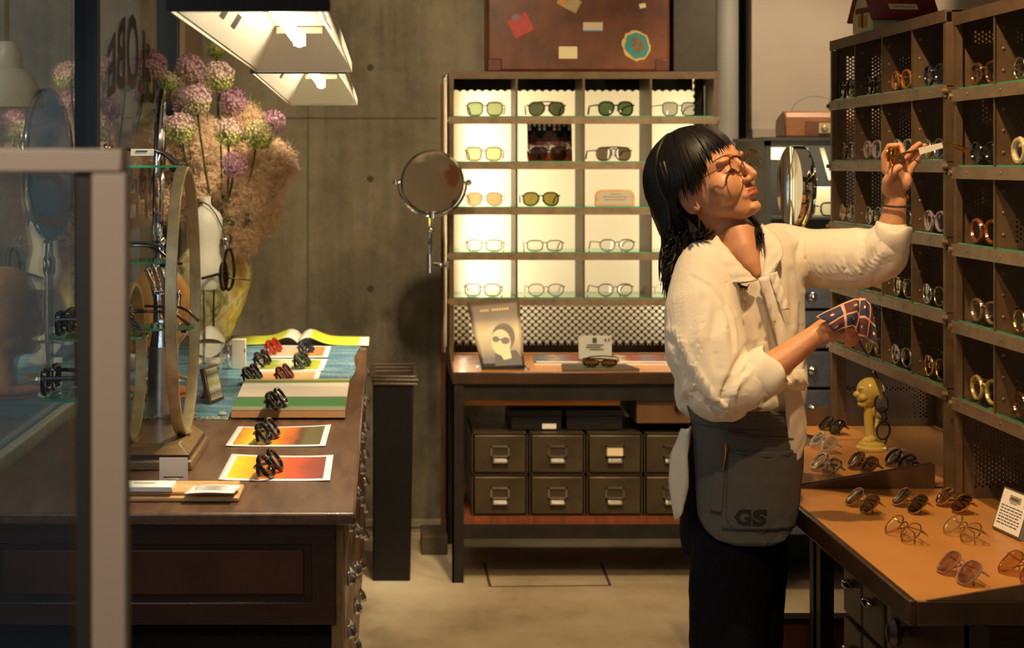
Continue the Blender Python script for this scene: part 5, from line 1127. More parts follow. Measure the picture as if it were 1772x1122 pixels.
mono('lit_panel', MB().box((-.03,0,0), (.03,.003,.042), Matrix.Translation(P(1346,276,5.9))), LITP, 'small pale lit panel in the upper left of the dark cabinet opening', 'card')  # pale colour stands in for the glow of a lit panel
for k, (u0, u1, u2, u3, lab) in enumerate(((1382,1397,1412,1404,'white sheet leaning left in the lit opening of the dark cabinet'),(1414,1434,1440,1428,'white sheet leaning right in the lit opening of the dark cabinet'))):
    p_ = [P(u1 if k else 1396,312,5.95), P(u2+2,312,5.95), P(u3-2 if k else 1398,256,6.0), P(u0+4 if k else 1380,256,6.0)]
    qd = MB(); qd.add(p_, [(0,1,2,3)]); mono('white_sheet', qd, LITP, lab, 'paper', solid=.002)
zd = P(0,374,5.8).z-.0015; a = P(1393,374,5.85); c = P(1450,324,5.85)
mono('white_display_box', MB().box((a.x,5.85,zd), (c.x,5.95,zd+(c.z-a.z))), LITP, 'white display box behind black glasses in the dark cabinet', 'box', bevel=.003)
glasses('eyeglasses', 'black eyeglasses in front of the white box in the dark cabinet', 'eyeglasses', (P(1414,0,5.8).x,5.79,zd), style='square', fm=BLK, r=.003)
lamp('AREA', 'cabinet_lamp', (1.55,5.80,1.53), 2.2, TUBE, (1.55,6.0,1.3), .40, .05)
wc = thing('wooden_case', 'small wooden case with sloping lid and wire handle on top of the dark cabinet', 'case', (P(1356,0,5.80).x,5.78,zt))
pr = [(0,0),(.145,0),(.145,.05),(.135,.066),(.04,.092),(.015,.09),(0,.07)]
obj('case_body', MB().prism([(y,z) for y, z in pr], .30, Matrix(((0,0,1,0),(1,0,0,0),(0,1,0,0),(0,0,0,1)))), wood('case_wood', S(110,66,34), S(160,104,58), .4), wc, bevel=.006)
obj('case_front', MB().box((.07,-.003,.004), (.295,.001,.055)), wood('case_front_wood', S(86,46,20), S(120,70,34), .4), wc); obj('latch', MB().box((.115,-.008,.015), (.155,-.002,.05)).ell((.135,-.01,.03), (.012,.005,.012)), BRASS, wc)
obj('bail_handle', MB().tube([(.05+.085*(1-math.cos(a)), .12, .085+.062*math.sin(a)) for a in [PI*k/20 for k in range(21)]], .0015, 5), mat('dull_wire', S(120,110,98), .5), wc)

# ------------------------------------------------------------------ toy house on the farther perforated shelf
th_ = thing('toy_house', 'cream toy house with red roof and name plate on top of the farther perforated shelf', 'toy house', (1.335,4.42,1.827))
CRM = mat('cream_house', S(206,196,150), .5); RDR = mat('red_roof', S(126,36,20), .45)
# local: x across the gable toward the wall, y along the ridge
wl_, d_l, h0, hr = .11, .175, .048, .145
hb = MB(); hb.prism([(-wl_/2,0),(wl_/2,0),(wl_/2,h0),(0,hr),(-wl_/2,h0)], d_l, Matrix(((1,0,0,0),(0,0,1,-d_l/2),(0,1,0,0),(0,0,0,1))))
th_.rotation_euler = (0,0,-1.37)
obj('house_walls', hb, CRM, th_)
for s_ in (-1,1):
    rf = MB(); rf.add([Vector((s_*(wl_/2+.012),-d_l/2-.010,h0-.018)),Vector((s_*(wl_/2+.012),d_l/2+.010,h0-.018)),Vector((0,d_l/2+.010,hr+.004)),Vector((0,-d_l/2-.010,hr+.004))], [(0,1,2,3)]); obj('roof_slope', rf, RDR, th_, solid=.006)
gy = -d_l/2-.001
wn = MB().box((-.024,gy-.001,.015), (-.006,gy,.045)).box((.006,gy-.001,.015), (.024,gy,.045)).box((-.010,gy-.001,.088), (.010,gy,.125)); obj('window', wn, mat('yellow_pane', S(190,140,30), .4), th_, smooth=0)
obj('gable_shutter', MB().box((-.034,gy-.0016,.050), (.034,gy,.064)).box((-.003,gy-.0016,.012), (.003,gy,.05)), RDR, th_, smooth=0)
sg = Vector(((wl_/2+.012),0,h0-.018)); up_ = (Vector((0,0,hr+.004))-Vector(((wl_/2+.012),0,h0-.018))); Lr = up_.length; up_.normalize(); nrm = Vector((up_.z,0,-up_.x)); Mn = Matrix.Identity(4)
Mn.col[0] = (*Vector((0,1,0)),0); Mn.col[1] = (*up_,0); Mn.col[2] = (*nrm,0); Mn.col[3] = (*(sg+up_*Lr*.27+nrm*.0035),1)
obj('name_plate', MB().box((-.040,-.008,0), (.040,.009,.0015), Mn), CARD, th_, smooth=0)
tm = text_mb('J.WRTICA N.H.', .0105); w_ = max(v.x for v in tm.v); tm.v = [Mn @ Vector((v.x-w_/2,v.y-.004,.0019)) for v in tm.v]; obj('plate_letters', tm, INK, th_, smooth=0)

# ------------------------------------------------------------------ under the near bench
pd = thing('small_drawer_unit', 'steel drawer unit with chrome pulls under the near tan bench', 'drawer unit', (XR0+.05,3.47,0))
xd = XR0+.108
obj('casing', MB().box((xd+.012,3.32,.08), (1.5,3.64,.66)), IRON, pd, world=True)
for i, (ya, yb) in enumerate(((3.49,3.62),(3.335,3.475))):
    for j in range(4):
        z1 = .645-.14*j; d_ = obj('drawer', MB().box((xd,ya,z1-.128), (xd+.02,yb,z1)), STEELD, pd, world=True, bevel=.003)
        ym = (ya+yb)/2; obj('pull', MB().ell((xd-.010,ym,z1-.055), (.012,.026,.010)).cyl((xd-.01,ym,z1-.055), (xd,ym,z1-.055), .006), CHROME, d_, world=True)
sp = thing('side_cabinet', 'dark wooden cupboard with a round knob under the corner of the near bench', 'cupboard', (1.1,3.05,0))
bd = obj('cupboard_body', MB().box((XR0+.11,2.90,.05), (1.5,3.315,.68)), MAHOG, sp, world=True, bevel=.004)
obj('knob', MB().lathe([(.012,0),(.010,.012),(.026,.018),(.028,.028),(.018,.038),(.002,.040)], (XR0+.11,3.18,P(0,1100,3.16).z), 24, M=Matrix.Rotation(-PI/2, 4, 'Y')), MAHOG, bd, world=True)
cr = thing('wooden_crate', 'low orange-brown wooden crate on the floor beneath the farther tan bench', 'crate', (1.10,4.2,0))
obj('crate_body', MB().box((XR0+.02,3.96,.0), (1.5,4.0,.395)), RED_W, cr, world=True, bevel=.004); obj('crate_lid', MB().box((XR0+.01,3.955,.395), (1.51,4.005,.408)), IRON, cr, world=True)
# ------------------------------------------------------------------ the woman
SKIN, t, b, out = nt('skin')
at = t.nodes.new('ShaderNodeAttribute'); at.attribute_name = 'lip'
n1 = node(t, 'ShaderNodeTexNoise', Scale=22, Detail=4); t.links.new(coords(t), n1.inputs['Vector'])
base_c = ramp(t, n1.outputs['Fac'], [(.3, S(196,136,98)), (.7, S(214,156,116))])
mc = t.nodes.new('ShaderNodeMix'); mc.data_type = 'RGBA'; mc.inputs[7].default_value = (*S(156,58,44), 1)
t.links.new(at.outputs['Fac'], mc.inputs[0]); t.links.new(base_c, mc.inputs[6]); t.links.new(mc.outputs[2], b.inputs['Base Color'])
b.inputs['Roughness'].default_value = .46; b.inputs['Subsurface Weight'].default_value = .12; b.inputs['Subsurface Radius'].default_value = (.010,.004,.002); b.inputs['Subsurface Scale'].default_value = 1
HAIR = mat('black_brown_hair', S(17,12,10), .48, spec=.3); HAIR2 = mat('brown_hair_tips', S(52,32,20), .4)
SHIRT, t, b, out = nt('washed_white_cotton')
n1 = node(t, 'ShaderNodeTexNoise', Scale=9, Detail=5, Distortion=1.2); t.links.new(coords(t, (1,1,.55)), n1.inputs['Vector'])
n2 = node(t, 'ShaderNodeTexNoise', Scale=34, Detail=4, Distortion=1.0); t.links.new(coords(t, (1,1,.6)), n2.inputs['Vector'])
ad = t.nodes.new('ShaderNodeMath'); ad.operation = 'MULTIPLY_ADD'; ad.inputs[1].default_value = .3; t.links.new(n2.outputs['Fac'], ad.inputs[0]); t.links.new(n1.outputs['Fac'], ad.inputs[2])
bp = node(t, 'ShaderNodeBump', Strength=.05, Distance=.02); t.links.new(ad.outputs[0], bp.inputs['Height']); t.links.new(bp.outputs['Normal'], b.inputs['Normal'])
b.inputs['Base Color'].default_value = (*S(226,216,196), 1); b.inputs['Roughness'].default_value = .85; b.inputs['Sheen Weight'].default_value = .15
DENIM = mat('dark_indigo_denim', S(12,14,22), .9, var=.35, scale=90, bump=.05, spec=.12)
APRON = mat('grey_canvas', S(84,82,78), .85, var=.08, scale=160, bump=.06)

pw = thing('person', 'woman in white shirt, grey apron and dark jeans holding glasses up at the shelf', 'person', (.75,3.62,0))
pbase = pw.location.copy()
# --- head: local x right, y forward, z up, origin between the ears
th, ps, ro = math.radians(26), math.radians(43), math.radians(12)
fw = Vector((math.cos(ps)*math.cos(th), -math.sin(ps)*math.cos(th), math.sin(th)))
r0 = Vector((-math.sin(ps), -math.cos(ps), 0)); u0 = r0.cross(fw)
rt = r0*math.cos(ro)-u0*math.sin(ro); upv = u0*math.cos(ro)+r0*math.sin(ro)
HC = P(1226,323,3.60); HS = 1.0
def HP(x, y, z): return HC+(rt*x+fw*y+upv*z)*HS
body = MB()
prof = [  # z, front y, back y, half width, squareness
 (.126,.012,-.030,.022,2.0),(.118,.045,-.062,.048,2.0),(.100,.070,-.084,.064,2.1),(.075,.084,-.096,.071,2.15),(.050,.091,-.099,.0735,2.2),(.032,.0935,-.098,.073,2.2),(.016,.089,-.095,.0715,2.2),(.0,.087,-.090,.070,2.2),
 (-.018,.088,-.080,.067,2.15),(-.035,.089,-.066,.063,2.1),(-.050,.088,-.045,.058,2.05),(-.064,.083,-.020,.052,2.0),(-.078,.079,.008,.043,2.0),(-.090,.075,.026,.032,2.0),(-.098,.066,.040,.018,2.0)]
rings = []; NR = 40
for z, yf, yb, w, e in prof:
    yc = (yf*.45+yb*.55); ring = []
    for k in range(NR):
        a = 2*PI*k/NR; c_, s_ = math.cos(a), math.sin(a)
        x = math.copysign(abs(c_)**(2/e), c_)*w; y = yc+(math.copysign(abs(s_)**(2/e), s_)*((yf-yc) if s_ > 0 else (yc-yb)))
        if s_ > 0 and z < .03: x *= 1-.16*s_*s_*min(1, (.03-z)/.06)
        ring.append(HP(x,y,z))
    rings.append(ring)
body.loft(rings)
HM_ = Matrix((( rt.x,fw.x,upv.x),(rt.y,fw.y,upv.y),(rt.z,fw.z,upv.z))).to_4x4()
def hell(x, y, z, r, rot=None): body.ell(HP(x,y,z), tuple(q*HS for q in r), 18, 12, HM_ if rot is None else HM_ @ rot)
# nose
body.tube([HP(0,.086,.024), HP(0,.094,.006), HP(0,.104,-.012), HP(0,.1075,-.022), HP(0,.100,-.032)], [.0075,.0085,.0095,.0100,.0085], 14)
hell(0,.1055,-.0225,(.0105,.0095,.0085))
for s_ in (-1,1): hell(s_*.0115,.0955,-.0275,(.0075,.0095,.0070))
# brows, cheeks, lips, chin, ears
for s_ in (-1,1):
    hell(s_*.032,.078,.030,(.022,.014,.0085)); hell(s_*.034,.050,-.020,(.036,.034,.040))
    hell(s_*.031,.0745,.0060,(.0165,.0130,.0105))                     # eyelid mound
hell(0,.0885,-.0480,(.0185,.0085,.0052)); hell(0,.0900,-.0480,(.009,.0085,.0050)); hell(0,.0875,-.0590,(.0165,.0090,.0056)); hell(0,.074,-.0535,(.030,.014,.014))
hell(0,.073,-.084,(.020,.013,.013))
for s_ in (-1,1):
    E0 = Matrix.Rotation(s_*.35, 4, 'Z')
    pts = [HP(s_*(.071+.006*math.sin(a*.5)), -.018+.0155*math.sin(a)-.004, -.004+.030*math.cos(a)-.004) for a in [-.2+ (PI*1.55)*k/12*-1 for k in range(13)]]
    body.tube(pts, [.0045]*13, 8); hell(s_*.070,-.018,-.006,(.005,.013,.024)); hell(s_*.0715,-.011,-.032,(.005,.0075,.0075))
# neck and chest
nk = [HP(0,-.026,-.030), P(1249,378,3.615), P(1254,400,3.61), P(1266,425,3.60), P(1280,455,3.60)]
body.tube(nk, [.050,.046,.047,.056,.075], 24, d=[.054,.052,.052,.058,.07])
body.tube([P(1278,410,3.575), P(1288,438,3.545), P(1300,462,3.525), P(1311,480,3.515)], [.046,.034,.021,.010], 20)
body.tube([P(1290,388,3.57), P(1300,408,3.56), P(1302,430,3.55)], [.012,.012,.010], 10)
# trunk, legs inside the clothes
body.tube([P(1285,455,3.62), P(1280,560,3.63), P(1278,680,3.63), P(1272,800,3.63), P(1270,900,3.63)], [.10,.10,.085,.085,.08], 20, d=[.06,.08,.07,.07,.06])
for (u1, u2, u3, dy) in ((1252,1250,1252,-.05),(1290,1292,1288,.06)):
    body.cap([P(u1,890,3.62+dy), P(u2,1120,3.62+dy), P(u3,1395,3.62+dy)], [.065,.050,.038], 14)
    body.cap([P(u3,1440,3.64+dy)+Vector((0,0,.03)), P(u3+80,1445,3.60+dy)+Vector((0,0,.0))], [.04,.03], 12)
# raised left arm
EL = P(1526,441,3.54)
body.cap([P(1360,440,3.66), P(1450,448,3.60), EL], [.048,.042,.036], 16)
body.cap([EL, P(1538,412,3.515), P(1546,380,3.505), P(1550,350,3.50)], [.036,.032,.027,.0225], 16)
YH = 3.50
ph = lambda u, v, dy=0: P(u, v, YH+dy)
body.tube([ph(1550,356), ph(1550,340), ph(1552,322), ph(1554,300), ph(1556,284)], [.022,.024,.031,.033,.029], 18, d=[.017,.017,.018,.016,.013])
def finger(pts, rr): body.cap(pts, rr, 12)
finger([ph(1533,296,.0), ph(1531,270,-.004), ph(1540,253,-.016), ph(1551,252,-.026)], [.0095,.0088,.0080,.0070])          # index, bent over the frame
finger([ph(1547,288,.004), ph(1549,262,.0), ph(1557,251,-.012), ph(1563,266,-.024)], [.0095,.0088,.0080,.0068])         # middle, tip on the temple
finger([ph(1563,286,.004), ph(1574,266,.0), ph(1583,256,-.006), ph(1591,249,-.010)], [.0092,.0082,.0074,.0064])          # ring, stretched out
finger([ph(1572,300,.004), ph(1585,279,.0), ph(1594,264,-.004), ph(1600,252,-.006)], [.0085,.0074,.0066,.0057])          # little
finger([ph(1537,328,-.008), ph(1536,312,-.022), ph(1545,298,-.034), ph(1556,290,-.038)], [.0145,.0112,.0098,.0080])     # thumb, side of the palm
hell2 = lambda p, r: body.ell(p, r, 14, 10); hell2(ph(1541,322,-.012), (.016,.013,.022)); hell2(ph(1569,314,-.008), (.011,.012,.020))
# lowered right arm and the hand under the cloth
YR = 3.40
pr_ = lambda u, v, dy=0: P(u, v, YR+dy)
body.cap([P(1215,480,3.52), P(1228,580,3.45), pr_(1262,682)], [.030,.036,.036], 16)
body.cap([pr_(1262,682), pr_(1330,640), pr_(1372,610), pr_(1412,580)], [.034,.0325,.0265,.0215], 16)
body.tube([pr_(1408,582), pr_(1425,572), pr_(1448,568), pr_(1466,570)], [.0215,.026,.031,.027], 16, d=[.018,.017,.016,.014])
for k, (u, v, dy) in enumerate(((1464,560,-.012),(1468,568,-.006),(1467,576,.002),(1463,582,.010))):
    finger([pr_(u-8,v-2,dy), pr_(u+10,v+2,dy-.004), pr_(u+14,v+12,dy-.012), pr_(u+3,v+15,dy-.02)], [.0088,.0084,.0078,.0068])
finger([pr_(1428,566,-.016), pr_(1446,561,-.030), pr_(1464,562,-.036), pr_(1478,566,-.034)], [.012,.0102,.0092,.0078])
bm_ = fuse(body, .0032, 3, .45)
lipv = []
inv = Matrix((rt, fw, upv))
for v in bm_.vertices:
    l = inv @ (v.co-HC); e1 = max(0, 1-((l.x/.0200)**2+((l.z+.0478)/.0056)**2)); e2 = max(0, 1-((l.x/.0180)**2+((l.z+.0590)/.0064)**2)); lipv.append(min(.85, 2.2*max(e1, e2)) if l.y > .06 else 0.0)
    v.co = v.co-pbase
bo_ = obj('body', bm_, SKIN, pw); A = bm_.attributes.new('lip', 'FLOAT', 'POINT'); A.data.foreach_set('value', lipv)
# eyes: white, iris, lashes and brows
EYEW = mat('eye_white', S(214,200,190), .2); IRIS = mat('dark_iris', S(30,18,12), .1); LASH = mat('lash_black', S(22,14,12), .6)
for s_ in (-1,1):
    e = obj('eye', MB().ell(HP(s_*.031,.0735,.0055), .0115, 18, 12), EYEW, pw, world=True)
    obj('iris', MB().ell(HP(s_*.0305,.0800,.0065), .0050, 14, 10), IRIS, e, world=True)
    obj('eyelash', MB().tube([HP(s_*(.031+d*.0165), .0885-.0075*d*d-.006*max(0,d), .0035-.0035*(1-d*d)+.002) for d in [-1+.25*k for k in range(9)]], [.0006,.001,.0013,.0014,.0015,.0015,.0014,.0013,.0008], 6), LASH, pw, world=True)
    obj('eyebrow', MB().tube([HP(s_*(.013+.040*f), .0955-.030*f*f, .030+.010*math.sin(f*2.2)) for f in [k/8 for k in range(9)]], [.0008,.0014,.0019,.0020,.0019,.0017,.0014,.001,.0005], 8, d=[.0006]*9), mat('brow_hair', S(84,54,38), .7) if s_ < 0 else bpy.data.materials['brow_hair'], pw, world=True)
er = MB(); c = HP(.074,-.011,-.046); er.tube([HP(.0745,-.011,-.036), c+Vector((0,-.002,-.012)), c+Vector((0,-.002,-.030))], [.0009,.0012,.0010], 6); obj('earring', er, GOLD, pw, world=True)

# --- hair
hr_ = MB(); cap_r = []
for z, yf, yb, w in ((.128,.000,-.020,.012),(.124,.036,-.062,.044),(.107,.066,-.090,.064),(.086,.082,-.101,.073),(.064,.090,-.106,.076),(.050,.052,-.107,.077),(.030,.015,-.107,.076),(.0,-.006,-.104,.074),(-.03,-.022,-.100,.068),(-.06,-.030,-.100,.064)):
    yc = (yf+yb)/2; cap_r.append([HP(w*math.cos(2*PI*k/36), yc+(yf-yb)/2*math.sin(2*PI*k/36), z) for k in range(36)])
hr_.loft(cap_r); DN = Vector((0,0,-1))
hr_.tube([HP(-.0,-.070,.01), P(1178,368,3.63), P(1182,405,3.63), P(1188,436,3.63)], [.072,.052,.040,.020], 18, d=[.075,.070,.054,.030])
hm_ = fuse(hr_, .006, 5)
for v in hm_.vertices: v.co -= pbase
obj('hair', hm_, HAIR, pw)
rnd = random.Random(21)
def shell(phi, z, lift=0):                          # point on the hair surface at angle phi (0 = forward) and height z of the head
    t = max(0.0, min(1.0, z/.140)); rr = (1-t**2.6)**.55 if z > 0 else 1.0
    ry = (.110 if math.cos(phi) > 0 else .124)+lift
    if z < .05 and math.cos(phi) > 0: ry -= .012*min(1, (.05-z)/.05)
    return HP(rr*(.0905+lift)*math.sin(phi), -.012+rr*ry*math.cos(phi), z+lift*.5*t)
def strand(st, pts, r, r_end=.0004):
    o_ = [Vector(p) for p in pts]; q_ = [o_[0]]
    for k in range(len(o_)-1):                      # rounded path through the points
        a, b2, c, d = o_[max(k-1,0)], o_[k], o_[k+1], o_[min(k+2,len(o_)-1)]
        for f in (.5, 1.0): q_.append(.5*((2*b2)+(c-a)*f+(2*a-5*b2+4*c-d)*f*f+(3*b2-a-3*c+d)*f**3))
    pts = q_; m_ = len(pts); st.tube(pts, [r*(.55+.45*min(1, k/4.0))*(1-(max(0, k/(m_-1)-.55)/.45)**1.5)+r_end for k in range(m_)], 5)
st = MB()
for k in range(620):                                # back and sides, hanging past the jaw
    phi = rnd.uniform(.63*PI, 1.50*PI); lift = rnd.uniform(-.004, .004); wv = rnd.gauss(0, .05)
    zl = -.03 if phi > .70*PI else .005
    pts = [shell(phi*.98+wv*.2, z, lift) for z in (.139,.130,.112,.085,.055,.025,zl)]
    p = pts[-1]; back_ = (phi-.62*PI)/(.9*PI); L = rnd.uniform(.045,.125)+.05*max(0, 1-abs(phi-1.05*PI)/(.45*PI))
    o_ = (p-HC); o_.z = 0; o_ = o_.normalized() if o_.length > 1e-6 else Vector((-1,0,0)); fl = rnd.gauss(0,.005); cx_ = rnd.gauss(0,.003); cy_ = rnd.gauss(0,.003)
    tgt = P(1176,400,3.62); pull = Vector((tgt.x-p.x, (tgt.y-p.y)*.4, 0))*.22
    for q in range(1, 8):
        f = q/7; pts.append(p+DN*L*f+pull*f+Vector((cx_,cy_,0))*f*f+o_*fl*f**3+Vector((rnd.gauss(0,.0005),rnd.gauss(0,.0005),0)))
    strand(st, pts, rnd.uniform(.0016,.0034))
for k in range(60):                                 # loose wisps at the nape
    a = P(1168+rnd.uniform(-26,26), 405+rnd.uniform(-14,10), 3.57+rnd.uniform(-.03,.06)); e = P(1164+rnd.uniform(-24,26), 462+rnd.uniform(-22,28), 3.57+rnd.uniform(-.03,.05))
    strand(st, [a, a.lerp(e,.3)+Vector((rnd.gauss(0,.003),0,0)), a.lerp(e,.6)+Vector((rnd.gauss(0,.004),0,0)), a.lerp(e,.85)+Vector((rnd.gauss(0,.004),0,0)), e], .0024)
for k in range(150):                                # side hair from the parting, swept behind the ear
    phi = rnd.uniform(.44*PI, .68*PI); lift = rnd.uniform(-.004, .002)
    pts = [shell(phi*(.9+.1*f), .139+(.034-.139)*f**1.2, lift) for f in (.02,.15,.32,.5,.68,.85,1.0)]+[HP(.088,-.040+rnd.gauss(0,.004),.012), HP(.085,-.060+rnd.gauss(0,.005),-.018), HP(.078,-.066+rnd.gauss(0,.006),-.055)]
    strand(st, pts, rnd.uniform(.0018,.0032))
obj('hair_locks', st, HAIR, pw, world=True)
st = MB()
for k in range(420):                                # fringe and temple hair
    a = rnd.uniform(-1.5,1.46); sd = max(0, min(1, (abs(a)-.62)/.75)); ze = .056-.056*sd**1.15+rnd.gauss(.001,.008); lift = rnd.uniform(-.004,.002)
    drift = rnd.gauss(0,.10)
    pts = [shell(a*(.75+.25*f)+drift*f, .139+(ze-.139)*f**1.25, lift-(.003 if f > .8 else 0)) for f in (.02,.15,.3,.45,.6,.75,.88,1.0)]
    strand(st, pts, rnd.uniform(.0016,.0030))
for k in range(52):                                 # hair tucked behind the near ear, flicking forward under it
    g = rnd.random(); pts = [shell(.53*PI+.12*g, z, rnd.uniform(-.002,.003)) for z in (.12,.085,.05)]+[HP(.087,-.034-.012*g,.022), HP(.081,-.046-.01*g,-.014), HP(.072,-.042,-.052+.01*g)]
    h_ = rnd.random(); e = P(1196+44*h_+rnd.gauss(0,3), 404-8*h_+rnd.gauss(0,4), 3.515+rnd.uniform(-.01,.03)); pts += [pts[-1].lerp(e,.45)+DN*.018, pts[-1].lerp(e,.8)+DN*.016, e]
    strand(st, pts, rnd.uniform(.0016,.0030))
for k in range(46):                                 # hair on the far side of the neck
    a = HP(-.070,-.010+rnd.uniform(-.01,.01),-.03); e = P(1315+rnd.uniform(-6,9), 416+rnd.uniform(-16,12), 3.525+rnd.uniform(-.012,.008))
    strand(st, [a, P(1303+rnd.uniform(-4,5),380,3.60), P(1311+rnd.uniform(-4,6),398,3.548+rnd.uniform(-.01,.006)), e], .0026)
obj('hair_locks', st, HAIR, pw, world=True)

# --- glasses on the face
Mh = Matrix(((-rt.x,-fw.x,upv.x),(-rt.y,-fw.y,upv.y),(-rt.z,-fw.z,upv.z)))
glasses('browline_eyeglasses', 'gold wire eyeglasses with tortoise brow worn by the woman', 'eyeglasses', HP(0,.1075,-.0165), M=Mh, style='panto', fm=metalm(S(200,170,120)), lens=(.95,.95,.93), lw=.050, lh=.042, r=.0010, W_=.146, rest=False, spread=.0, brow=TORT)

# --- shirt
sh_ = MB()
RG = [(392,1258,1338,3.61,.050),(406,1234,1364,3.615,.068),(424,1208,1384,3.62,.084),(450,1190,1390,3.62,.098),(490,1180,1388,3.62,.112),(540,1174,1390,3.62,.118),(600,1170,1393,3.62,.120),(650,1168,1394,3.62,.122),(690,1168,1390,3.62,.124),(708,1174,1382,3.62,.118),(722,1190,1366,3.62,.105)]
rings = []
for v, ul, ur, Y, d in RG:
    c = P((ul+ur)/2, v, Y); a = (ur-ul)/2*Y/F; rings.append([c+Vector((a*math.copysign(abs(math.cos(q))**.86, math.cos(q)), d*math.copysign(abs(math.sin(q))**.86, math.sin(q)), 0)) for q in [2*PI*k/36 for k in range(36)]])
sh_.loft(rings)
sh_.cap([P(1345,432,3.65), P(1392,446,3.635), P(1440,449,3.61), P(1488,447,3.575), P(1524,441,3.545)], [.060,.063,.066,.065,.057], 20)      # raised sleeve
sh_.cap([P(1526,441,3.54), P(1536,420,3.52), P(1543,402,3.51)], [.055,.049,.038], 18)
sh_.cap([P(1222,470,3.555), P(1214,540,3.50), P(1222,610,3.455), P(1242,668,3.42)], [.068,.078,.084,.074], 20)                       # lowered sleeve
sh_.cap([P(1246,678,3.41), P(1292,668,3.40), P(1318,650,3.40)], [.062,.052,.042], 18)
sh_.cap([P(1258,705,3.415), P(1272,708,3.41)], [.032,.026], 14)
sm_ = fuse(sh_, .0055, 6)
CREASE = [  # photographed creases: polyline, half width in px, depth in mm
 ([(1386,398),(1380,440),(1384,476),(1390,500)],4,5),([(1500,398),(1488,430),(1476,462)],7,9),([(1522,420),(1508,448),(1494,478)],6,9),([(1468,402),(1452,430),(1446,462),(1458,492)],8,9),
 ([(1478,480),(1468,462),(1462,440)],5,7),([(1444,498),(1430,470),(1420,440)],9,7),([(1548,446),(1530,460),(1508,480)],6,8),([(1412,400),(1404,440),(1408,486)],9,6),([(1510,488),(1498,470),(1492,452)],5,6),
 ([(1200,482),(1228,496),(1252,528),(1266,572),(1270,606)],4,6),([(1160,585),(1186,640),(1220,690),(1246,716)],9,11),([(1176,640),(1212,690),(1252,722)],7,10),([(1296,596),(1272,640),(1250,690)],8,10),
 ([(1290,640),(1266,668),(1246,706)],6,9),([(1210,520),(1196,570),(1190,620)],11,7),([(1240,540),(1234,590),(1244,640)],11,8),([(1312,590),(1296,624),(1290,646)],6,8),([(1262,655),(1258,690),(1264,722)],6,8),
 ([(1345,520),(1356,580),(1362,640)],8,7),([(1376,430),(1386,520),(1388,600)],9,7),([(1330,560),(1336,610),(1352,660)],8,8),([(1384,600),(1372,640),(1366,664)],7,8),([(1346,690),(1356,675),(1366,664)],6,7),([(1320,700),(1342,682),(1360,668)],6,7),
 ([(1232,470),(1250,500),(1262,540)],9,5),([(1300,500),(1306,540),(1316,590)],9,6),([(1186,700),(1196,680),(1200,650)],7,8),([(1366,470),(1372,520),(1370,560)],8,5)]
nV = len(sm_.vertices); co = np.empty(nV*3); sm_.vertices.foreach_get('co', co); co = co.reshape(-1,3); no = np.empty(nV*3); sm_.vertices.foreach_get('normal', no); no = no.reshape(-1,3)
U = CX+co[:,0]*F/co[:,1]; V = CY+(H-co[:,2])*F/co[:,1]; disp = np.zeros(nV); facing = np.clip(-no[:,1]*3+.6, 0, 1)
for pl, wpx, dep in CREASE:
    wpx = wpx*1.5 if pl[0][0] > 1400 else wpx*1.1
    best = np.full(nV, 1e9); sgn = np.zeros(nV); tt = np.zeros(nV); m_ = len(pl)-1
    for k in range(m_):
        a, b2 = np.array(pl[k], float), np.array(pl[k+1], float); d = b2-a; L2 = d@d
        t_ = np.clip(((U-a[0])*d[0]+(V-a[1])*d[1])/L2, 0, 1); dx, dy = U-a[0]-t_*d[0], V-a[1]-t_*d[1]; ds = np.hypot(dx, dy); up = ds < best
        best[up] = ds[up]; sgn[up] = np.sign(dx*d[1]-dy*d[0])[up]; tt[up] = ((k+t_)/m_)[up]
    fade = np.sin(np.pi*np.clip(tt*.84+.08, 0, 1))**.6; s_ = best*sgn/wpx
    disp += facing*fade*dep*(.0006 if pl[0][0] > 1400 else .001)*(-.9*np.exp(-(s_*1.5)**2)+.75*np.exp(-((s_-1.25)/.75)**2))
for k, v in enumerate(sm_.vertices):
    x, y, z = v.co; v.co = v.co+v.normal*(disp[k]+.0055*noise.noise(Vector((x*6+z*3, y*5, z*4)))+.0016*noise.noise(Vector((x*22, y*18, z*12))))-pbase
so = obj('shirt', sm_, SHIRT, pw, sub=1)
# rolled cuffs
def cuff(c, ax, r, lab, wob, ln=.05):
    ax = ax.normalized(); e1 = ax.orthogonal().normalized(); e2 = ax.cross(e1); rings = []
    for f, rr in ((-.5,.93),(-.42,1.03),(-.2,1.10),(.1,1.12),(.35,1.08),(.5,1.00),(.46,.90),(.2,.86)):
        rings.append([c+ax*ln*f*(1+.2*math.sin(3*a+wob))+(e1*math.cos(a)+e2*math.sin(a))*r*rr*(1+.07*math.sin(2*a+wob)+.04*math.sin(5*a+f*3)) for a in [2*PI*k/36 for k in range(36)]])
    obj('cuff', MB().loft(rings, cap=False), SHIRT, pw, world=True, sub=1)
cuff(P(1543,410,3.515), P(1550,350,3.50)-P(1535,440,3.53), .0385, '', .4, .058)
cuff(P(1322,646,3.40), P(1372,610,3.40)-P(1290,668,3.40), .0435, '', 1.3, .060)
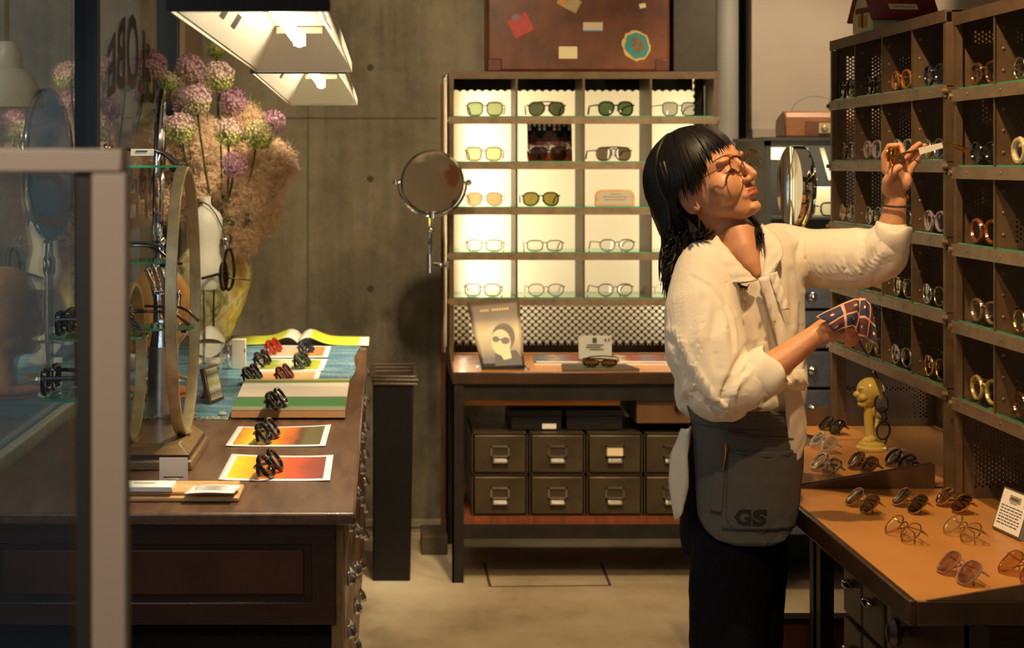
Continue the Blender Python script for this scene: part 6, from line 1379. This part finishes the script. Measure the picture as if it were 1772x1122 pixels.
# collar, lapels, placket, tie, tails
def sheet(name, pts, mt=None, thick=.0035, n=8, bulge=.004):
    """four-sided cloth piece from two edge polylines"""
    A, B = pts; A = [P(*a) for a in A]; B = [P(*b_) for b_ in B]
    def at_(pl, f): f *= len(pl)-1; i = min(int(f), len(pl)-2); return pl[i].lerp(pl[i+1], f-i)
    G = [[at_(A, j/(2*n)).lerp(at_(B, j/(2*n)), i/n)+Vector((0,-bulge*math.sin(PI*i/n)+.0016*math.sin(j*1.3+i),.0012*math.sin(j*2.1))) for i in range(n+1)] for j in range(2*n+1)]
    return obj(name, MB().grid(G), mt or SHIRT, pw, world=True, solid=thick)
sheet('lapel', ([(1240,408,3.545),(1262,436,3.512),(1285,462,3.494),(1310,486,3.490)], [(1222,428,3.525),(1240,466,3.486),(1262,490,3.476),(1280,492,3.478)]))
sheet('lapel', ([(1318,388,3.560),(1322,414,3.530),(1326,440,3.512),(1318,484,3.492)], [(1340,404,3.552),(1352,422,3.522),(1356,440,3.505),(1338,474,3.492)]))
sheet('collar_stand', ([(1236,404,3.58),(1242,398,3.60),(1250,394,3.63)], [(1226,420,3.56),(1230,414,3.60),(1240,410,3.64)]))
sheet('placket', ([(1312,482,3.488),(1328,530,3.482),(1345,590,3.480),(1352,650,3.480)], [(1332,474,3.490),(1348,526,3.484),(1364,588,3.482),(1372,650,3.484)]))
sheet('placket', ([(1330,474,3.488),(1340,505,3.480),(1352,538,3.476)], [(1344,470,3.490),(1356,505,3.482),(1366,536,3.480)]))
bt = MB()
for u, v in ((1322,502),(1332,530),(1339,552),(1350,610)): bt.lathe([(.0045,-.001),(.0045,.001)], P(u,v,3.474), 10, M=MX)
obj('buttons', bt, mat('shell_button', S(214,200,170), .3), pw, world=True)
sheet('tie_tail', ([(1356,668,3.470),(1360,720,3.476),(1366,780,3.490),(1368,808,3.50)], [(1382,664,3.474),(1394,716,3.486),(1396,760,3.50),(1382,800,3.505)]))
sheet('tie_loop', ([(1362,672,3.468),(1374,676,3.462),(1392,676,3.470),(1396,668,3.480)], [(1362,655,3.468),(1376,640,3.462),(1392,640,3.470),(1396,664,3.480)]), bulge=.012)
sheet('tie_loop', ([(1366,668,3.468),(1350,668,3.460),(1336,660,3.466)], [(1364,656,3.468),(1348,648,3.460),(1334,654,3.466)]), bulge=.010)
obj('tie_knot', MB().ell(P(1363,664,3.462), (.012,.010,.011), 14, 10), SHIRT, pw, world=True)
sheet('shirt_tail', ([(1196,738,3.53),(1190,790,3.51),(1192,840,3.51),(1182,880,3.52)], [(1180,742,3.56),(1160,790,3.56),(1158,840,3.56),(1168,902,3.55)]), bulge=.018)
sheet('shirt_tail', ([(1286,930,3.515),(1300,944,3.515),(1318,953,3.515)], [(1290,905,3.52),(1310,905,3.52),(1326,908,3.52)]), bulge=.004)
br = MB(); p = P(1286,495,3.470); br.tube([p+Vector((-.008,0,0)), p+Vector((.008,0,-.004))], .0032, 6); br.ell(p+Vector((-.009,-.001,.004)), .0038, 8, 6)
for dx in (-.006,-.002,.004,.008): br.cyl(p+Vector((dx,0,-.002)), p+Vector((dx,0,-.010)), .0012, 5)
br.tube([p+Vector((.008,0,-.004)), p+Vector((.012,0,.003))], .001, 5); obj('dog_brooch', br, mat('dark_pewter', S(40,34,30), .3, .6), pw, world=True)

# --- jeans
jn = MB()
jr = []
for v, ul, ur, d in ((735,1192,1372,.105),(790,1180,1372,.118),(850,1176,1366,.124),(920,1178,1358,.122),(960,1182,1352,.115)):
    c = P((ul+ur)/2, v, 3.62); a = (ur-ul)/2*3.62/F; jr.append([c+Vector((a*math.cos(q), d*math.sin(q), 0)) for q in [2*PI*k/30 for k in range(30)]])
jn.loft(jr)
jn.cap([P(1266,930,3.565), P(1258,1120,3.56), P(1256,1290,3.57), P(1254,1425,3.57)], [.088,.080,.068,.058], 18)
jn.cap([P(1288,930,3.66), P(1292,1120,3.68), P(1288,1290,3.69), P(1284,1425,3.69)], [.096,.078,.068,.058], 18)
jm = fuse(jn, .008, 4)
for v in jm.vertices: v.co = v.co+v.normal*(.004*noise.noise(v.co*11)+.0025*noise.noise(Vector((v.co.x*8,v.co.y*8,v.co.z*30))))-pbase
jo = obj('jeans', jm, DENIM, pw, sub=1)
# shoes on the floor
for (u3, dy) in ((1254,-.05),(1284,.07)):
    s_ = MB(); q = P(u3,1440,3.62+dy); s_.tube([Vector((q.x-.055,q.y,.045)), Vector((q.x,q.y-.005,.055)), Vector((q.x+.09,q.y-.02,.040)), Vector((q.x+.165,q.y-.03,.028))], [.036,.042,.042,.026], 16, d=[.044,.050,.036,.024])
    mm = fuse(s_, .006, 3)
    for v in mm.vertices: v.co.z = max(.001, v.co.z); v.co -= pbase
    obj('shoe', mm, mat('dark_shoe', S(30,26,24), .5) if dy < 0 else bpy.data.materials['dark_shoe'], pw)

# --- waist apron: a curved canvas sheet wrapped on the near hip
AXC = P(1280,0,3.62); ar_, ad_ = .1215, .142
def AP(u, v, off=0):                                # photograph column/row -> point on the apron surface
    x = (u-1280)/95.0; x = max(-.999, min(.999, x)); a = math.asin(x); Y = 3.62-(ad_+.006)*math.cos(a)**.62-off
    z = H-(v-CY)*3.50/F; return Vector((AXC.x+(ar_+off*.7)*math.sin(a)*1.0, Y, z))
def edge_u(v):                                      # left and right limits of the sheet by row
    L0, R0 = 1190, 1366
    if v < 745: L0 = 1187+ (v-712)*.1
    if v > 880:
        f = (v-880)/60; f = min(1, f); L0 = 1196+52*(1-math.sqrt(max(0,1-f*f))); R0 = 1352-44*(1-math.sqrt(max(0,1-f*f)))
    else: L0 += (v-712)*.035; R0 -= (max(0,v-800))*.16
    return L0, R0
def apron_patch(name, v0, v1, off, mt, lim=None, nv=28, nu=28, solid=.002, par=None):
    G = []
    for j in range(nv+1):
        v = v0+(v1-v0)*j/nv; L0, R0 = edge_u(v)
        if lim: L0, R0 = max(L0, lim(v)[0]), min(R0, lim(v)[1])
        G.append([AP(L0+(R0-L0)*i/nu, v+.0, off+.0016*noise.noise(Vector((i*.35,j*.3,off*100)))) for i in range(nu+1)])
    return obj(name, MB().grid(G), mt, par or pw, world=True, solid=solid)
ap = apron_patch('apron', 712, 940, .004, APRON)
apron_patch('pocket', 777, 912, .0075, APRON, lambda v: (1230,1366), par=ap, solid=.0022)
apron_patch('pocket_pleat', 775, 884, .0085, APRON, lambda v: (1222-(v-775)*.08,1237-(v-775)*.06), nu=6, par=ap)
apron_patch('waistband', 708, 736, .007, APRON, lambda v: (1187,1364), par=ap)
LINE = mat('stitch_dark', S(58,56,52), .9)
def apron_line(name, pts, r, mt, off=.0095):
    return obj(name, MB().tube([AP(u, v, off) for u, v in pts], r, 6), mt, ap, world=True)
apron_line('stitch', [(1238,777)]+[(1238-(k*8)*.03,777+k*13) for k in range(10)]+[(1244,906),(1290,914),(1340,908)], .0006, LINE)
apron_line('stitch', [(1196,735),(1240,740),(1300,742),(1362,738)], .0006, LINE, .0098)
ZIP = mat('brass_zip', S(120,96,56), .3, .8)
apron_line('zip', [(1240,744),(1262,749),(1300,754),(1340,758),(1362,758)], .0024, mat('zip_tape', S(40,34,28), .7), .008); apron_line('zip_teeth', [(1241,744),(1262,748.5),(1300,753.5),(1340,757.5),(1361,757.5)], .0011, ZIP, .0105)
apron_line('pocket_hem', [(1230,777),(1260,783),(1300,787),(1335,785),(1362,777)], .0016, LINE, .0088)
pn = MB(); pn.tube([AP(1235,764,.012), AP(1235,777,.013), AP(1234,792,.013), AP(1232,808,.012)], [.0036,.0034,.0014,.0012], 8); pn.ell(AP(1232,809,.012), .002, 8, 5); tag(obj('clip_pen', pn, GOLD, None, world=False), 'gold pen clipped to the pocket edge of the grey apron', 'pen')
# letters on the pocket: slab serif G and S
def serif(txt, u0, v0, wpx, hpx):
    tm = text_mb(txt, 1, .035, 1.0, 6); xs = [v.x for v in tm.v]; ys = [v.y for v in tm.v]; a, b2, c, d = min(xs), max(xs), min(ys), max(ys)
    pos = lambda x, y: AP(u0+wpx*(x-a)/(b2-a), v0+hpx*(1-(y-c)/(d-c)), .0105)
    m_ = MB(); m_.add([pos(v.x, v.y) for v in tm.v], tm.f); return m_, pos, (a,b2,c,d)
INKB = mat('black_print', S(28,26,26), .8)
for ch, u0, w in (('G',1250,23),('S',1275,22)):
    m_, pos, (a,b2,c,d) = serif(ch, u0, 876, w, 27)
    def rc(x0,y0,x1,y1): m_.add([pos(a+(b2-a)*x, c+(d-c)*y) for x, y in ((x0,y0),(x1,y0),(x1,y1),(x0,y1))], [(0,1,2,3)])
    if ch == 'G': rc(.60,.40,1.10,.50); rc(.80,0,1.0,.45); rc(.84,.62,1.0,1.0); rc(-.06,.42,.10,.58)
    else: rc(.84,.62,1.0,1.02); rc(0,-.02,.16,.40)
    obj('letter', m_, INKB, ap, world=True, smooth=0)

# --- things in her hands
kc, t, b, out = nt('diamond_kerchief')
uv = t.nodes.new('ShaderNodeTexCoord'); sx = t.nodes.new('ShaderNodeSeparateXYZ'); t.links.new(uv.outputs['UV'], sx.inputs[0])
def mth(op, a, b2=None, c=None):
    n = t.nodes.new('ShaderNodeMath'); n.operation = op
    for k, x in enumerate((a, b2, c)):
        if x is None: continue
        if isinstance(x, (int, float)): n.inputs[k].default_value = x
        else: t.links.new(x, n.inputs[k])
    return n.outputs[0]
NU, NV = 3.4, 2.2
fu = mth('FRACT', mth('MULTIPLY', sx.outputs[0], NU)); fv = mth('FRACT', mth('MULTIPLY', sx.outputs[1], NV))
du = mth('ABSOLUTE', mth('SUBTRACT', fu, .5)); dv_ = mth('ABSOLUTE', mth('SUBTRACT', fv, .5))
edge = mth('GREATER_THAN', mth('MAXIMUM', du, dv_), .44)
chk = mth('GREATER_THAN', mth('FRACT', mth('MULTIPLY', mth('ADD', mth('FLOOR', mth('MULTIPLY', sx.outputs[0], NU)), mth('FLOOR', mth('MULTIPLY', sx.outputs[1], NV))), .5)), .25)
mxd = mth('MAXIMUM', du, dv_); inner = mth('LESS_THAN', mxd, .22); ringm = mth('MULTIPLY', mth('LESS_THAN', mxd, .16), 1.0); dot = mth('LESS_THAN', mxd, .07)
def mixc(f, a, b2):
    n = t.nodes.new('ShaderNodeMix'); n.data_type = 'RGBA'; t.links.new(f, n.inputs[0])
    for k, x in ((6, a), (7, b2)):
        if isinstance(x, tuple): n.inputs[k].default_value = (*x, 1)
        else: t.links.new(x, n.inputs[k])
    return n.outputs[2]
navy, mar, pink, yel, cre = S(44,50,78), S(92,38,40), S(214,160,136), S(206,160,60), S(226,206,180)
A_ = mixc(dot, mixc(ringm, navy, mar), cre); B_ = mixc(dot, mixc(inner, mar, S(66,54,74)), yel)
t.links.new(mixc(edge, mixc(chk, A_, B_), pink), b.inputs['Base Color']); b.inputs['Roughness'].default_value = .85
kr = thing('patterned_cloth', 'navy and maroon diamond-patterned cloth draped over the woman\'s lowered hand', 'cloth', P(1465,555,3.36))
rows = [  # left edge to the right hem, top contour to bottom contour
 [(1412,549,3.375),(1432,556,3.352),(1440,572,3.345),(1446,574,3.345)],
 [(1432,538,3.375),(1448,546,3.346),(1456,558,3.338),(1462,570,3.340)],
 [(1456,527,3.375),(1466,538,3.343),(1472,550,3.334),(1474,566,3.338)],
 [(1478,517,3.385),(1484,530,3.350),(1482,548,3.340),(1478,568,3.345)],
 [(1488,516,3.390),(1488,536,3.362),(1486,560,3.352),(1484,582,3.352)],
 [(1496,514,3.395),(1498,534,3.352),(1497,560,3.346),(1496,584,3.350)],
 [(1504,522,3.400),(1506,542,3.368),(1506,566,3.358),(1506,590,3.356)],
 [(1508,534,3.405),(1513,552,3.372),(1516,572,3.364),(1519,598,3.362)]]
def lerp_rows(f, g):
    f *= len(rows)-1; i = min(int(f), len(rows)-2); g *= 3; j = min(int(g), 2); q = lambda a, b2: P(*rows[a][b2])
    s1 = q(i,j).lerp(q(i,j+1), g-j); s2 = q(i+1,j).lerp(q(i+1,j+1), g-j); return s1.lerp(s2, f-i)
mb_ = MB(); mb_.grid([[lerp_rows(i/42, j/18)+Vector((0,.002*math.sin(i*.6+j*.3),0)) for i in range(43)] for j in range(19)])
for key, (a, b2) in list(mb_.uv.items()): mb_.uv[key] = (a+.12*b2, b2-.10*a)
obj('cloth_sheet', mb_, kc, kr, world=True, solid=.002)
hg = thing('held_eyeglasses', 'gold wire eyeglasses with a white tag held up in the woman\'s raised hand', 'eyeglasses', ph(1545,270,-.03))
fr_ = MB()
for u, v, ru, dy in ((1538,266,3.2,-.030),(1545,270,3.6,-.036)):
    fr_.tube([ph(u+ru*math.cos(a)+4*math.sin(a)*.4,v-13*math.sin(a),dy+.022*math.cos(a)) for a in [2*PI*k/24 for k in range(24)]], .0013, 6, closed=True)
fr_.tube([ph(1540,258,-.03), ph(1544,260,-.034)], .0013, 6); fr_.tube([ph(1536,276,-.03), ph(1544,290,-.036), ph(1552,291,-.036)], .0011, 6); obj('frame', fr_, GOLD, hg, world=True)
for u, v, ru, dy in ((1538,266,3.2,-.030),(1545,270,3.6,-.036)):
    l_ = MB(); l_.add([ph(u+ru*math.cos(a)+4*math.sin(a)*.4,v-13*math.sin(a),dy+.022*math.cos(a)) for a in [2*PI*k/24 for k in range(24)]], [tuple(range(24))]); obj('lens', l_, lensm((.75,.6,.4)), hg, world=True, smooth=0)
for dv2, dy in ((0,-.030),(5,-.012)):
    tb_ = MB(); tb_.tube([ph(1546,270+dv2*.4,-.03), ph(1566,264+dv2*.4,dy), ph(1632,248+dv2*.6,dy), ph(1645,247+dv2,dy), ph(1660,253+dv2*1.3,dy), ph(1673,258+dv2*1.1,dy)], [.0012,.0014,.0012,.0022,.0022,.0020], 8); obj('temple', tb_, GOLD, hg, world=True)
tg_ = MB(); M0 = ph(1611,256,-.036); ax_ = (ph(1630,251,-.036)-ph(1590,261,-.036)).normalized(); uz = Vector((0,-1,0)).cross(ax_); 
if uz.z < 0: uz = -uz
tg_.loft([[M0+ax_*x+uz*z+Vector((0,y,0)) for x, z in ((-.026,-.008),(.024,-.006),(.024,.005),(-.026,.006))] for y in (-.002,.001)]); obj('price_label', tg_, PAPER, hg, world=True, smooth=0)
# leather bracelet and ring
wb_ = MB(); c = ph(1549,352); ax_ = (ph(1552,330)-ph(1547,372)).normalized(); e1 = ax_.orthogonal().normalized(); e2 = ax_.cross(e1)
wb_.tube([c+ax_*(-.004+.004*math.cos(a*1))+(e1*math.cos(a)+e2*math.sin(a))*.0275 for a in [2*PI*k/30 for k in range(30)]], .0022, 6, closed=True); bo2 = obj('bracelet', wb_, mat('dark_leather_cord', S(46,38,34), .6), pw, world=True)
obj('bracelet_clasp', MB().ell(ph(1570,342,-.004), (.004,.004,.008)), GOLD, bo2, world=True)
fr2 = MB(); c = ph(1586,279); ax_ = (ph(1594,264)-ph(1572,300)).normalized(); e1 = ax_.orthogonal().normalized(); e2 = ax_.cross(e1); fr2.tube([c+(e1*math.cos(a)+e2*math.sin(a))*.0084 for a in [2*PI*k/20 for k in range(20)]], .001, 6, closed=True); obj('ring', fr2, GOLD, pw, world=True)
